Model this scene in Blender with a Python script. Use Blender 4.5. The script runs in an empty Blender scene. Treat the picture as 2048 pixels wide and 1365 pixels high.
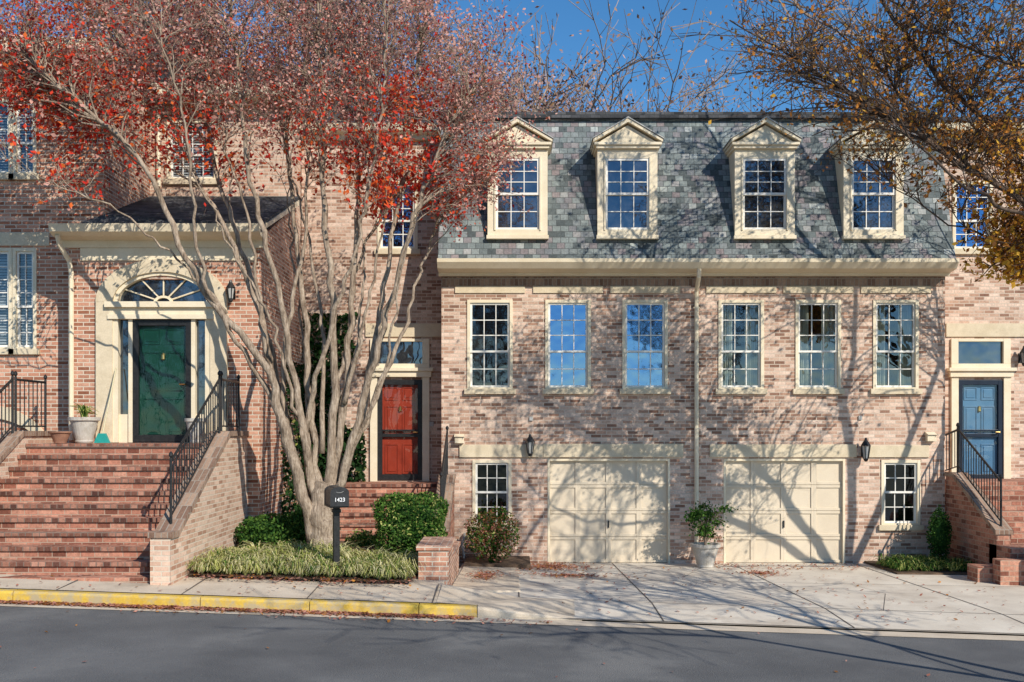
import bpy, math, random
import numpy as np
from mathutils import Vector, Matrix
rng=np.random.default_rng(7); random.seed(7)
scene=bpy.context.scene
COL=scene.collection
# ------------------------------------------------------------ materials
MATS={}
def newmat(name):
    m=bpy.data.materials.new(name); m.use_nodes=True
    nt=m.node_tree; b=nt.nodes['Principled BSDF']
    MATS[name]=m
    return m,nt,b
def N(nt,t,**kw):
    n=nt.nodes.new(t)
    for k,v in kw.items(): setattr(n,k,v)
    return n
def mth(nt,op,a,b=None,clamp=False):
    n=nt.nodes.new('ShaderNodeMath'); n.operation=op; n.use_clamp=clamp
    for i,v in enumerate((a,b)):
        if v is None: continue
        if isinstance(v,(int,float)): n.inputs[i].default_value=v
        else: nt.links.new(v,n.inputs[i])
    return n.outputs[0]
def mixc(nt,fac,a,b,mode='MIX'):
    n=nt.nodes.new('ShaderNodeMix'); n.data_type='RGBA'; n.blend_type=mode
    for sock,v in ((n.inputs[0],fac),(n.inputs[6],a),(n.inputs[7],b)):
        if isinstance(v,(int,float)): sock.default_value=v
        elif isinstance(v,tuple): sock.default_value=(v[0],v[1],v[2],1)
        else: nt.links.new(v,sock)
    return n.outputs[2]
def ramp(nt,fac,stops,interp='LINEAR'):
    n=nt.nodes.new('ShaderNodeValToRGB'); n.color_ramp.interpolation=interp
    cr=n.color_ramp
    while len(cr.elements)<len(stops): cr.elements.new(.5)
    for e,(p,c) in zip(cr.elements,stops):
        e.position=p; e.color=(c[0],c[1],c[2],1)
    nt.links.new(fac,n.inputs[0]); return n.outputs[0]
def noise(nt,vec,scale,detail=4,rough=.6):
    n=nt.nodes.new('ShaderNodeTexNoise'); n.inputs['Scale'].default_value=scale
    n.inputs['Detail'].default_value=detail; n.inputs['Roughness'].default_value=rough
    if vec is not None: nt.links.new(vec,n.inputs['Vector'])
    return n.outputs[0]
def bump(nt,b,h,strength=.3,dist=.01):
    n=nt.nodes.new('ShaderNodeBump'); n.inputs['Strength'].default_value=strength
    n.inputs['Distance'].default_value=dist
    nt.links.new(h,n.inputs['Height']); nt.links.new(n.outputs[0],b.inputs['Normal'])
def pos(nt): return N(nt,'ShaderNodeNewGeometry').outputs['Position']
def mat_noise(name,c1,c2,scale=4,rough=.7,bs=.15,fine=60,spec=.3,metal=0,dirt=None,dist=.004):
    m,nt,b=newmat(name); p=pos(nt)
    n1=noise(nt,p,scale,3); n2=noise(nt,p,fine,1)
    f=mth(nt,'ADD',mth(nt,'MULTIPLY',n1,.65),mth(nt,'MULTIPLY',n2,.35))
    c=ramp(nt,f,[(.35,c1),(.65,c2)])
    if dirt:
        n3=noise(nt,p,dirt[0],6,.7)
        c=mixc(nt,ramp(nt,n3,[(dirt[1],(0,0,0)),(dirt[1]+.15,(1,1,1))]),c,dirt[2])
    nt.links.new(c,b.inputs['Base Color']); b.inputs['Roughness'].default_value=rough
    b.inputs['Specular IOR Level'].default_value=spec; b.inputs['Metallic'].default_value=metal
    if bs: bump(nt,b,n2,bs,dist)
    return m
def mat_bark(name,c0,c1,c2):
    m,nt,b=newmat(name); p=pos(nt)
    mp=N(nt,'ShaderNodeMapping'); mp.inputs['Scale'].default_value=(1,1,.16); nt.links.new(p,mp.inputs[0])
    n1=noise(nt,mp.outputs[0],34,3,.7); n2=noise(nt,p,5,3,.7)
    f=mth(nt,'ADD',mth(nt,'MULTIPLY',n1,.55),mth(nt,'MULTIPLY',n2,.45))
    c=ramp(nt,f,[(.36,c0),(.5,c1),(.64,c2)])
    nt.links.new(c,b.inputs['Base Color']); b.inputs['Roughness'].default_value=.9; b.inputs['Specular IOR Level'].default_value=.15
    bump(nt,b,n1,.9,.03)
    return m
def wallvec(nt):
    g=N(nt,'ShaderNodeNewGeometry')
    sn=N(nt,'ShaderNodeSeparateXYZ'); nt.links.new(g.outputs['True Normal'],sn.inputs[0])
    sp=N(nt,'ShaderNodeSeparateXYZ'); nt.links.new(g.outputs['Position'],sp.inputs[0])
    cx=mth(nt,'GREATER_THAN',mth(nt,'ABSOLUTE',sn.outputs[0]),.7)
    cz=mth(nt,'GREATER_THAN',mth(nt,'ABSOLUTE',sn.outputs[2]),.75)
    def lerp(a,b,f): return mth(nt,'ADD',mth(nt,'MULTIPLY',b,f),mth(nt,'MULTIPLY',a,mth(nt,'SUBTRACT',1.0,f)))
    u=lerp(sp.outputs[0],sp.outputs[1],cx); v=lerp(sp.outputs[2],sp.outputs[1],cz)
    c=N(nt,'ShaderNodeCombineXYZ'); nt.links.new(u,c.inputs[0]); nt.links.new(v,c.inputs[1])
    return c.outputs[0],g.outputs['Position']
def mat_brick(name,stops,mortar,bw=.21,rh=.07,ms=.008,rough=.85,big=.5,vary=(.75,1.2),bst=.5,off=.5,mort_mix=1.0):
    m,nt,b=newmat(name); v,p=wallvec(nt)
    br=N(nt,'ShaderNodeTexBrick'); nt.links.new(v,br.inputs['Vector'])
    br.inputs['Scale'].default_value=1; br.inputs['Brick Width'].default_value=bw
    br.inputs['Row Height'].default_value=rh; br.inputs['Mortar Size'].default_value=ms
    br.inputs['Mortar Smooth'].default_value=.2; br.offset=off
    br.inputs['Color1'].default_value=(0,0,0,1); br.inputs['Color2'].default_value=(1,1,1,1)
    br.inputs['Mortar'].default_value=(.5,.5,.5,1)
    c=ramp(nt,br.outputs['Color'],stops)
    n1=noise(nt,p,big,4); n2=noise(nt,p,24,2,.7)
    k=mth(nt,'ADD',mth(nt,'MULTIPLY',n1,.5),mth(nt,'MULTIPLY',n2,.5))
    kk=ramp(nt,k,[(.35,(vary[0],)*3),(.65,(vary[1],)*3)])
    c=mixc(nt,1.0,c,kk,'MULTIPLY')
    c=mixc(nt,mth(nt,'MULTIPLY',br.outputs['Fac'],mort_mix),c,mortar)
    nt.links.new(c,b.inputs['Base Color']); b.inputs['Roughness'].default_value=rough
    b.inputs['Specular IOR Level'].default_value=.15
    h=mth(nt,'ADD',mth(nt,'SUBTRACT',1.0,br.outputs['Fac']),mth(nt,'MULTIPLY',n2,.6))
    bump(nt,b,h,bst,.012)
    return m
brick_main=mat_brick('brick_tumbled',[(0,(.24,.13,.09)),(.25,(.45,.27,.19)),(.6,(.62,.43,.325)),(1,(.77,.58,.46))],(.60,.50,.40),vary=(.68,1.2))
brick_left=mat_brick('brick_orange',[(0,(.27,.105,.06)),(.35,(.48,.22,.14)),(1,(.66,.37,.26))],(.62,.53,.42),vary=(.72,1.17),ms=.009)
brick_pale=mat_brick('brick_pale_pink',[(0,(.38,.21,.14)),(.35,(.56,.36,.26)),(1,(.72,.52,.40))],(.62,.53,.42),vary=(.75,1.15),ms=.009)
brick_step=mat_brick('brick_steps',[(0,(.20,.075,.05)),(.5,(.42,.18,.12)),(1,(.56,.29,.20))],(.42,.31,.23),bw=.2,rh=.088,ms=.007,vary=(.6,1.2),big=1.5)
coping=mat_brick('brick_coping',[(0,(.20,.12,.085)),(1,(.42,.29,.21))],(.33,.28,.23),bw=.085,rh=.3,vary=(.7,1.15))
nosing_shaded=mat_brick('brick_nosing_shaded',[(0,(.10,.045,.035)),(.5,(.28,.125,.085)),(1,(.46,.24,.17))],(.20,.15,.12),bw=.10,rh=.3,vary=(.55,1.2),big=2)  # step-edge brick, darkened to carry the shadow line below each tread
def shingle(name,stops,bw,rh):
    return mat_brick(name,stops,(.05,.055,.055),bw=bw,rh=rh,ms=.006,rough=.9,vary=(.7,1.3),bst=.6,mort_mix=.8,big=1.2)
slate=shingle('mansard_shingles',[(0,(.075,.088,.09)),(.3,(.155,.18,.18)),(.5,(.24,.27,.26)),(.7,(.18,.19,.20)),(.85,(.24,.20,.20)),(1,(.37,.40,.38))],.16,.12)
darkroof=shingle('dark_roof_shingles',[(0,(.035,.037,.04)),(1,(.11,.11,.115))],.2,.13)
cream=mat_noise('cream_paint',(.71,.60,.42),(.81,.71,.53),3,.5,.05,40)
stone=mat_noise('limestone',(.57,.47,.32),(.72,.61,.44),5,.8,.2,50,dirt=(2.5,.58,(.44,.36,.24)))
white=mat_noise('white_vinyl',(.76,.73,.66),(.86,.83,.76),3,.4,.0)
garagem=mat_noise('garage_paint',(.62,.52,.385),(.70,.60,.455),1.5,.5,.04,dirt=(2,.62,(.54,.44,.33)))
black=mat_noise('black_iron',(.012,.012,.013),(.03,.03,.03),20,.4,.05)
redp=mat_noise('red_door_paint',(.34,.040,.018),(.42,.055,.026),6,.4,.02)
greenp=mat_noise('green_door_paint',(.004,.045,.028),(.008,.065,.042),6,.3,.02)
bluep=mat_noise('blue_door_paint',(.09,.21,.36),(.12,.26,.43),6,.35,.02)
navy=mat_noise('navy_frame',(.008,.014,.03),(.015,.025,.045),6,.35,.0)
brass=mat_noise('brass',(.6,.42,.15),(.7,.5,.2),10,.3,.0,metal=1)
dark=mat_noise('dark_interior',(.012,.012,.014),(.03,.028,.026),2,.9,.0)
concrete=mat_noise('concrete',(.56,.49,.40),(.73,.66,.55),1.3,.9,.25,70,dirt=(.9,.54,(.48,.41,.33)))
conc2=mat_noise('concrete_walk',(.50,.41,.31),(.68,.58,.45),1.6,.9,.3,60,dirt=(1.1,.56,(.39,.32,.24)))
joint=mat_noise('joint_dark',(.10,.085,.07),(.16,.13,.11),8,.95,.1)
asphalt=mat_noise('asphalt',(.095,.096,.098),(.165,.165,.163),.8,.9,1.0,75,dirt=(.40,.54,(.185,.183,.176)),dist=.01)
yellow=mat_noise('yellow_kerb_paint',(.56,.35,.045),(.72,.49,.08),3,.7,.2,40,dirt=(4,.45,(.45,.36,.21)))
soil=mat_noise('mulch_soil',(.06,.04,.025),(.16,.105,.07),9,.95,.5,60)
lawn=mat_noise('ground_earth',(.08,.085,.04),(.15,.14,.08),1.5,.95,.4,60)
terra=mat_noise('terracotta',(.24,.12,.08),(.36,.19,.12),7,.8,.2)
potst=mat_noise('cast_stone',(.42,.38,.32),(.58,.54,.48),9,.8,.3,dirt=(5,.55,(.28,.24,.2)))
curt=mat_noise('curtain_fabric',(.40,.43,.36),(.56,.57,.48),3,.9,.0)
blindm=mat_noise('window_blind',(.34,.36,.38),(.42,.44,.46),3,.8,.0)
straw=mat_noise('broom_handle',(.55,.48,.3),(.62,.55,.36),8,.6,0)
teal=mat_noise('teal_plastic',(.02,.28,.24),(.03,.34,.3),8,.4,0)
greypl=mat_noise('grey_fixture',(.38,.38,.36),(.48,.47,.44),8,.5,0)
letter=mat_noise('white_lettering',(.75,.75,.75),(.8,.8,.8),8,.5,0)
redpl=mat_noise('red_flag',(.5,.02,.03),(.6,.03,.04),8,.5,0)
def mat_glass(name,tint,fac,opaque=False):
    m=bpy.data.materials.new(name); m.use_nodes=True; nt=m.node_tree; nt.nodes.clear()
    o=N(nt,'ShaderNodeOutputMaterial'); mx=N(nt,'ShaderNodeMixShader')
    gl=N(nt,'ShaderNodeBsdfGlossy'); gl.inputs['Roughness'].default_value=.02
    gl.inputs['Color'].default_value=(*tint,1)
    p=pos(nt); n=noise(nt,p,1.6,2)
    bp=N(nt,'ShaderNodeBump'); bp.inputs['Strength'].default_value=.35; bp.inputs['Distance'].default_value=.03
    nt.links.new(n,bp.inputs['Height']); nt.links.new(bp.outputs[0],gl.inputs['Normal'])
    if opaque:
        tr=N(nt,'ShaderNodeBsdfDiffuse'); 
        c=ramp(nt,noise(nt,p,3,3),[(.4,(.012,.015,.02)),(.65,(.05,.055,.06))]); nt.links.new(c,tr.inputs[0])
    else:
        tr=N(nt,'ShaderNodeBsdfTransparent'); tr.inputs[0].default_value=(.85,.88,.88,1)
    mx.inputs[0].default_value=fac
    nt.links.new(tr.outputs[0],mx.inputs[1]); nt.links.new(gl.outputs[0],mx.inputs[2]); nt.links.new(mx.outputs[0],o.inputs[0])
    return m
glass=mat_glass('window_glass',(.75,.82,.9),.13)
glass_sky_tint=mat_glass('window_glass_sky_tint',(.30,.50,.80),.50)  # blue put into the gloss colour stands in for a deep sky reflection
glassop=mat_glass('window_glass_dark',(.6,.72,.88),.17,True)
stormg=mat_glass('storm_door_glass',(.7,.8,.9),.04)
def mat_leaf(name,c1,c2,trans=.35,rough=.6):
    m=bpy.data.materials.new(name); m.use_nodes=True; nt=m.node_tree; nt.nodes.clear()
    o=N(nt,'ShaderNodeOutputMaterial')
    d=N(nt,'ShaderNodeBsdfDiffuse'); 
    c=ramp(nt,noise(nt,pos(nt),4.5,1,.8),[(.35,c1),(.65,c2)])
    nt.links.new(c,d.inputs[0])
    if trans>0:
        mx=N(nt,'ShaderNodeMixShader'); t=N(nt,'ShaderNodeBsdfTranslucent'); nt.links.new(c,t.inputs[0]); mx.inputs[0].default_value=trans
        nt.links.new(d.outputs[0],mx.inputs[1]); nt.links.new(t.outputs[0],mx.inputs[2]); nt.links.new(mx.outputs[0],o.inputs[0])
    else: nt.links.new(d.outputs[0],o.inputs[0])
    return m
L_red=mat_leaf('leaf_red',(.56,.035,.028),(.78,.09,.045))
L_redo=mat_leaf('leaf_orange_red',(.70,.11,.03),(.82,.19,.05))
L_dred=mat_leaf('leaf_dark_red',(.28,.03,.03),(.42,.055,.045))
L_pink=mat_leaf('leaf_pink_brown',(.56,.28,.23),(.76,.45,.37),.3)
L_mauve=mat_leaf('leaf_mauve',(.36,.17,.14),(.54,.30,.24),.3)
B_mauve=mat_leaf('seed_mauve',(.25,.14,.115),(.40,.25,.20),0)
B_pink=mat_leaf('seed_pink_brown',(.38,.22,.18),(.52,.34,.28),0)
B_brown=mat_leaf('seed_brown',(.24,.13,.065),(.40,.23,.12),0)
L_gold=mat_leaf('leaf_gold',(.62,.33,.04),(.80,.48,.08))
L_or=mat_leaf('leaf_orange',(.50,.19,.04),(.68,.30,.07))
L_brown=mat_leaf('leaf_brown',(.24,.11,.04),(.38,.18,.075))
L_grn=mat_leaf('leaf_green',(.05,.12,.02),(.12,.22,.045),.25)
L_dgrn=mat_leaf('leaf_dark_green',(.018,.05,.013),(.04,.10,.026),.2)
I_grn=mat_leaf('ivy_dark_green',(.010,.028,.010),(.028,.06,.02),.1)
L_ygrn=mat_leaf('leaf_yellow_green',(.36,.40,.10),(.58,.57,.2),.3)
L_litter=mat_leaf('leaf_litter_pink',(.30,.11,.075),(.50,.24,.17),0)
L_straw=mat_leaf('leaf_straw',(.52,.47,.22),(.68,.62,.36),.2)
bark=mat_bark('maple_bark',(.14,.10,.07),(.32,.245,.18),(.52,.42,.32))
bark2=mat_noise('elm_bark',(.06,.042,.032),(.16,.11,.08),6,.9,.5,45)
bark3=mat_noise('grey_twig_bark',(.22,.16,.12),(.38,.29,.23),3,.9,0,30)
# ------------------------------------------------------------ mesh builder
class MB:
    def __init__(s): s.v=[]; s.f=[]; s.m=[]
    def add(s,V,F,m=0):
        o=len(s.v); s.v.extend([tuple(x) for x in V]); s.f.extend([tuple(i+o for i in f) for f in F]); s.m.extend([m]*len(F))
    def box(s,x0,x1,y0,y1,z0,z1,m=0):
        s.add([(x0,y0,z0),(x1,y0,z0),(x1,y1,z0),(x0,y1,z0),(x0,y0,z1),(x1,y0,z1),(x1,y1,z1),(x0,y1,z1)],
          [(0,3,2,1),(4,5,6,7),(0,1,5,4),(1,2,6,5),(2,3,7,6),(3,0,4,7)],m)
    def ext(s,poly,a,b,axis='x',m=0):
        n=len(poly)
        if axis=='x': V=[(a,p[0],p[1]) for p in poly]+[(b,p[0],p[1]) for p in poly]
        elif axis=='y': V=[(p[0],a,p[1]) for p in poly]+[(p[0],b,p[1]) for p in poly]
        else: V=[(p[0],p[1],a) for p in poly]+[(p[0],p[1],b) for p in poly]
        F=[tuple(range(n)),tuple(range(2*n-1,n-1,-1))]+[(i,(i+1)%n,n+(i+1)%n,n+i) for i in range(n)]
        s.add(V,F,m)
    def quad(s,a,b,c,d,m=0): s.add([a,b,c,d],[(0,1,2,3)],m)
    def tube(s,pts,rad,n=8,m=0,cap=True):
        pts=[Vector(p) for p in pts]; k=len(pts); V=[]; u=None
        for i,p in enumerate(pts):
            d=(pts[min(i+1,k-1)]-pts[max(i-1,0)])
            if d.length<1e-6: d=Vector((0,0,1))
            d.normalize()
            if u is None:
                u=d.cross(Vector((0,0,1)) if abs(d.z)<.9 else Vector((1,0,0)))
            u=(u-d*u.dot(d)).normalized(); w=d.cross(u)
            r=rad[i] if hasattr(rad,'__len__') else rad
            for j in range(n):
                a=2*math.pi*j/n; V.append(p+(u*math.cos(a)+w*math.sin(a))*r)
        F=[(i*n+j,i*n+(j+1)%n,(i+1)*n+(j+1)%n,(i+1)*n+j) for i in range(k-1) for j in range(n)]
        if cap: F+= [tuple(range(n-1,-1,-1)),tuple(range((k-1)*n,k*n))]
        s.add(V,F,m)
    def lathe(s,prof,cx,cy,n=20,m=0):
        k=len(prof); V=[(cx+r*math.cos(2*math.pi*j/n),cy+r*math.sin(2*math.pi*j/n),z) for r,z in prof for j in range(n)]
        F=[(i*n+j,i*n+(j+1)%n,(i+1)*n+(j+1)%n,(i+1)*n+j) for i in range(k-1) for j in range(n)]
        F+=[tuple(range(n-1,-1,-1)),tuple(range((k-1)*n,k*n))]
        s.add(V,F,m)
    def obj(s,name,mats,parent=None,smooth=False,bevel=0,**props):
        me=bpy.data.meshes.new(name); me.from_pydata(s.v,[],s.f)
        for mm in mats: me.materials.append(mm)
        me.polygons.foreach_set('material_index',s.m)
        if smooth: me.polygons.foreach_set('use_smooth',[True]*len(s.f))
        me.update(); o=bpy.data.objects.new(name,me); COL.objects.link(o)
        if parent is not None: par(o,parent)
        if bevel:
            b=o.modifiers.new('bevel','BEVEL'); b.width=bevel; b.segments=2; b.limit_method='ANGLE'
        for k,v in props.items(): o[k]=v
        return o
def par(o,p):
    o.parent=p
    q=p; M=Matrix.Identity(4); chain=[]
    while q is not None: chain.append(q); q=q.parent
    for q in reversed(chain): M=M@q.matrix_parent_inverse@q.matrix_basis
    o.matrix_parent_inverse=M.inverted()
def thing(name,loc,label,cat,**props):
    e=bpy.data.objects.new(name,None); e.location=loc; e.empty_display_size=.2; COL.objects.link(e)
    e['label']=label; e['category']=cat
    for k,v in props.items(): e[k]=v
    return e
def wall(mb,x0,x1,z0,z1,Y,ops,Yb,rev=.11,m=0,md=1,sides=True):
    xs=sorted(set([x0,x1]+[o[0] for o in ops]+[o[1] for o in ops])); zs=sorted(set([z0,z1]+[o[2] for o in ops]+[o[3] for o in ops]))
    for i in range(len(xs)-1):
        for j in range(len(zs)-1):
            cx=(xs[i]+xs[i+1])/2; cz=(zs[j]+zs[j+1])/2
            if any(o[0]<cx<o[1] and o[2]<cz<o[3] for o in ops): continue
            mb.quad((xs[i],Y,zs[j]),(xs[i+1],Y,zs[j]),(xs[i+1],Y,zs[j+1]),(xs[i],Y,zs[j+1]),m)
    for a,b,c,d in ops:
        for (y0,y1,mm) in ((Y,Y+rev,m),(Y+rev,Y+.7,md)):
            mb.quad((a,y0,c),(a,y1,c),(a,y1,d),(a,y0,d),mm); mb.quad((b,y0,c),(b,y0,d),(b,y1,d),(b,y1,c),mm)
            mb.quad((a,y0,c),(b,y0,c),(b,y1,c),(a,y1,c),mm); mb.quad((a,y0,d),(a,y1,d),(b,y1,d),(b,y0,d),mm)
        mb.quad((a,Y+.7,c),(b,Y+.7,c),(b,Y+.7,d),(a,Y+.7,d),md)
    if sides:
        mb.quad((x0,Y,z0),(x0,Y,z1),(x0,Yb,z1),(x0,Yb,z0),m); mb.quad((x1,Y,z0),(x1,Yb,z0),(x1,Yb,z1),(x1,Y,z1),m)
        mb.quad((x0,Yb,z0),(x0,Yb,z1),(x1,Yb,z1),(x1,Yb,z0),m)
def sash(mb,x0,x1,z0,z1,y,cols,rows,t=.04,mt=.017,m=0):
    mb.box(x0,x0+t,y,y+.03,z0,z1,m); mb.box(x1-t,x1,y,y+.03,z0,z1,m)
    mb.box(x0+t,x1-t,y,y+.03,z0,z0+t,m); mb.box(x0+t,x1-t,y,y+.03,z1-t,z1,m)
    for i in range(1,cols):
        x=x0+t+(x1-x0-2*t)*i/cols; mb.box(x-mt/2,x+mt/2,y+.004,y+.022,z0+t,z1-t,m)
    for j in range(1,rows):
        z=z0+t+(z1-z0-2*t)*j/rows; mb.box(x0+t,x1-t,y+.006,y+.020,z-mt/2,z+mt/2,m)
def window(parent,xc,w,z0,z1,Y,cols=3,rt=3,rb=2,split=.42,gl=glass,fill=None,sill=True):
    x0,x1=xc-w/2,xc+w/2; mb=MB(); c=.06
    mb.box(x0,x0+c,Y-.025,Y+.09,z0,z1,0); mb.box(x1-c,x1,Y-.025,Y+.09,z0,z1,0)
    mb.box(x0+c,x1-c,Y-.022,Y+.088,z1-c,z1,0); mb.box(x0+c,x1-c,Y-.022,Y+.088,z0,z0+.03,0)
    zs=z0+(z1-z0)*split
    sash(mb,x0+c,x1-c,zs-.02,z1-c,Y+.015,cols,rt,m=1); sash(mb,x0+c,x1-c,z0+.03,zs+.02,Y+.05,cols,rb,m=1)
    W=mb.obj('window',[cream,white],parent)
    g=MB(); a=random.uniform(-.004,.004); b=random.uniform(-.002,.006)
    g.quad((x0+c,Y+.041+a,zs),(x1-c,Y+.041-a,zs),(x1-c,Y+.041-a+b,z1-c),(x0+c,Y+.041+a+b,z1-c))
    a=random.uniform(-.004,.004)
    g.quad((x0+c,Y+.077+a,z0+.03),(x1-c,Y+.077-a,z0+.03),(x1-c,Y+.077-a,zs),(x0+c,Y+.077+a,zs))
    g.obj('glass',[gl],W)
    if sill:
        s=MB(); s.box(x0-.06,x1+.06,Y-.07,Y+.05,z0-.11,z0-.001); s.obj('sill',[stone],W,bevel=.008)
    if fill=='curtain':
        q=MB(); 
        for (a,b) in ((x0+.03,x0+w*.36),(x1-w*.36,x1-.03)):
            n=24; P=[(a+(b-a)*i/n,Y+.2+.03*math.sin(i*1.9)+.01*math.sin(i*4.1)) for i in range(n+1)]
            for i in range(n): q.quad((*P[i],z0),(*P[i+1],z0),(*P[i+1],z1),(*P[i],z1))
        q.obj('curtain',[curt],W)
    if fill=='blind':
        q=MB(); k=int((z1-z0)/.05)
        for i in range(k):
            z=z0+i*.05; q.quad((x0+.04,Y+.14,z),(x1-.04,Y+.14,z),(x1-.04,Y+.17,z+.04),(x0+.04,Y+.17,z+.04))
        q.obj('blind',[blindm],W)
    return W
def door(parent,xc,w,z0,z1,Y,paint,frame,mid=True,label=None):
    x0,x1=xc-w/2,xc+w/2; mb=MB()
    mb.box(x0+.05,x1-.05,Y+.05,Y+.09,z0+.03,z1-.05)
    h=z1-z0; cw=(w-.1)
    for i in range(2):
        for (a,b) in ((.06,.36),(.42,.74),(.80,.93)):
            xa=x0+.05+cw*(.12+.43*i); xb=xa+cw*.33
            za,zb=z0+h*a,z0+h*b
            for (p,q,r,s_) in ((xa,xb,za,za+.02),(xa,xb,zb-.02,zb),(xa,xa+.02,za+.02,zb-.02),(xb-.02,xb,za+.02,zb-.02)):
                mb.box(p,q,Y+.035,Y+.05,r,s_)
            mb.box(xa+.05,xb-.05,Y+.038,Y+.05,za+.05,zb-.05)
    D=mb.obj('door',[paint],parent,bevel=.004)
    f=MB(); t=.10
    f.box(x0,x0+t,Y-.03,Y+.03,z0,z1); f.box(x1-t,x1,Y-.03,Y+.03,z0,z1); f.box(x0+t,x1-t,Y-.028,Y+.028,z1-t,z1); f.box(x0+t,x1-t,Y-.028,Y+.028,z0,z0+.12)
    if mid: f.box(x0+t,x1-t,Y-.02,Y+.02,z0+h*.43,z0+h*.465); f.box(x0+t,x1-t,Y-.02,Y+.02,z0+h*.49,z0+h*.505)
    f.obj('storm_frame',[frame],D,bevel=.004)
    g=MB(); g.quad((x0+t,Y+.012,z0+.12),(x1-t,Y+.012,z0+.12),(x1-t,Y+.012,z1-t),(x0+t,Y+.012,z1-t)); g.obj('storm_glass',[stormg],D)
    k=MB(); kx=x1-.1; k.tube([(kx,Y-.03,z0+1.0),(kx,Y-.09,z0+1.0),(kx-.09,Y-.09,z0+1.0)],.014,6)
    k.obj('handle',[brass],D)
    kn=MB(); kn.lathe([(.01,z0+1.42),(.035,z0+1.44),(.03,z0+1.52),(.01,z0+1.55)],xc,Y+.03,10); kn.obj('knocker',[brass],D)
    return D
def lantern(parent,x,Y,z0,h=.42):
    m=MB(); r=h*.2
    m.lathe([(.02,z0),(.04,z0+.02),(r*.6,z0+.06)],x,Y-.16,8); 
    for a in range(6):
        t=a*math.pi/3; m.tube([(x+math.cos(t)*r*.6,Y-.16+math.sin(t)*r*.6,z0+.06),(x+math.cos(t)*r,Y-.16+math.sin(t)*r,z0+h*.7)],.008,4)
    m.lathe([(r*1.15,z0+h*.7),(r*.7,z0+h*.85),(.03,z0+h*.95),(.02,z0+h*1.05)],x,Y-.16,8)
    m.box(x-.04,x+.04,Y-.015,Y,z0+h*.2,z0+h*.7); m.tube([(x,Y,z0+h*.5),(x,Y-.08,z0+h*.25),(x,Y-.16,z0+.02)],.012,5)
    o=m.obj('wall_lantern',[black],parent)
    g=MB(); g.lathe([(r*.5,z0+.065),(r*.85,z0+h*.69)],x,Y-.16,6); g.obj('lantern_glass',[greypl],o)
def railing(parent,A,B,h=.85,step=.12):
    A=Vector(A); B=Vector(B); m=MB(); L=(B-A).length; n=max(2,int(L/step)); up=Vector((0,0,h))
    m.tube([A+up,B+up],.022,6); m.tube([A+Vector((0,0,.1)),B+Vector((0,0,.1))],.014,5)
    for i in range(n+1):
        p=A.lerp(B,i/n); big=i in (0,n)
        r=.02 if big else .009
        m.tube([p-Vector((0,0,.05 if big else -.1)),p+up+Vector((0,0,.05 if big else 0))],r,6)
        if big: m.lathe([(.012,p.z+h+.05),(.032,p.z+h+.08),(.03,p.z+h+.11),(.008,p.z+h+.14)],p.x,p.y,8)
    return m.obj('railing',[black],parent)
def cheek(mb,x0,x1,poly,m=0,mc=1):
    base=poly[0][2] if len(poly[0])>2 else 0
    pts=[(p[0],p[1]) for p in poly]
    body=[(pts[0][0],base)]+pts+[(pts[-1][0],base)]
    mb.ext(body,x0,x1,'x',m)
    cap=[(y,z+.003) for y,z in pts]+[(y,z+.075) for y,z in reversed(pts)]
    cap[0]=(pts[0][0]-.03,pts[0][1]+.003); cap[-1]=(pts[0][0]-.03,pts[0][1]+.078)
    mb.ext(cap,x0-.03,x1+.03,'x',mc)
# ------------------------------------------------------------ ground
def R(x): return .25-.034*max(-40,min(40,x))
def sm(t): t=max(0,min(1,t)); return t*t*(3-2*t)
def Gd(x,y):
    f=R(x)+.02+.04*max(0,min(1,(y+7.2)/1.2))
    if y>-6: f=f*(1-min(1,(y+6)/6.0))
    return f
def Gl(x,y): return R(x)+.15+.07*max(0,min(1,(y+7.2)/1.2))
def sheet(name,xs,ys,fn,mats,**p):
    mb=MB(); nx=len(xs); V=[(x,y,fn(x,y)) for y in ys for x in xs]
    F=[(j*nx+i,j*nx+i+1,(j+1)*nx+i+1,(j+1)*nx+i) for j in range(len(ys)-1) for i in range(nx-1)]
    mb.add(V,F); return mb.obj(name,mats,None,smooth=True,**p)
def Gg(x,y):
    if y<-7.2: return R(x)-.05
    k=sm((x+1.6)/.6)
    return (1-k)*(R(x)+.05)+k*(Gd(x,y))-.07
xs=[-400,-150,-60,-40,-25]+[-20+i*.5 for i in range(81)]+[25,40,60,150,400]
ys=[-300,-100,-50,-30,-20,-16]+[-15+.5*i for i in range(15)]+[-7.21,-7.19]+[-7+.5*i for i in range(25)]+[10,20,50,150,500]
sheet('ground',xs,ys,Gg,[lawn],kind='structure')
sheet('road',[-60+2*i for i in range(61)],[-15.5,-12,-10,-8,-7.2],lambda x,y:R(x)+.004,[asphalt],kind='structure')
sheet('gutter_pan',[-60+2*i for i in range(61)],[-7.50,-7.2],lambda x,y:R(x)+.010+.01*(y+7.52),[conc2],kind='structure')
dx=[-.98+.5*i for i in range(28)]
sheet('driveway',dx,[-7.2,-6.6,-6,-5,-4,-3,-2,-1,0,.2],lambda x,y:Gd(x,y)+.012,[concrete],kind='structure')
jb=MB()
def jstrip(x0,y0,x1,y1,w=.02):
    n=12
    d=Vector((x1-x0,y1-y0,0)).normalized(); px,py=-d.y*w/2,d.x*w/2
    for i in range(n):
        a=i/n;b=(i+1)/n; xa,ya=x0+(x1-x0)*a,y0+(y1-y0)*a; xb,yb=x0+(x1-x0)*b,y0+(y1-y0)*b
        q=[(xa+px,ya+py),(xa-px,ya-py),(xb-px,yb-py),(xb+px,yb+py)]
        jb.quad(*[(u,v,Gd(u,v)+.017) for u,v in q])
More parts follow.
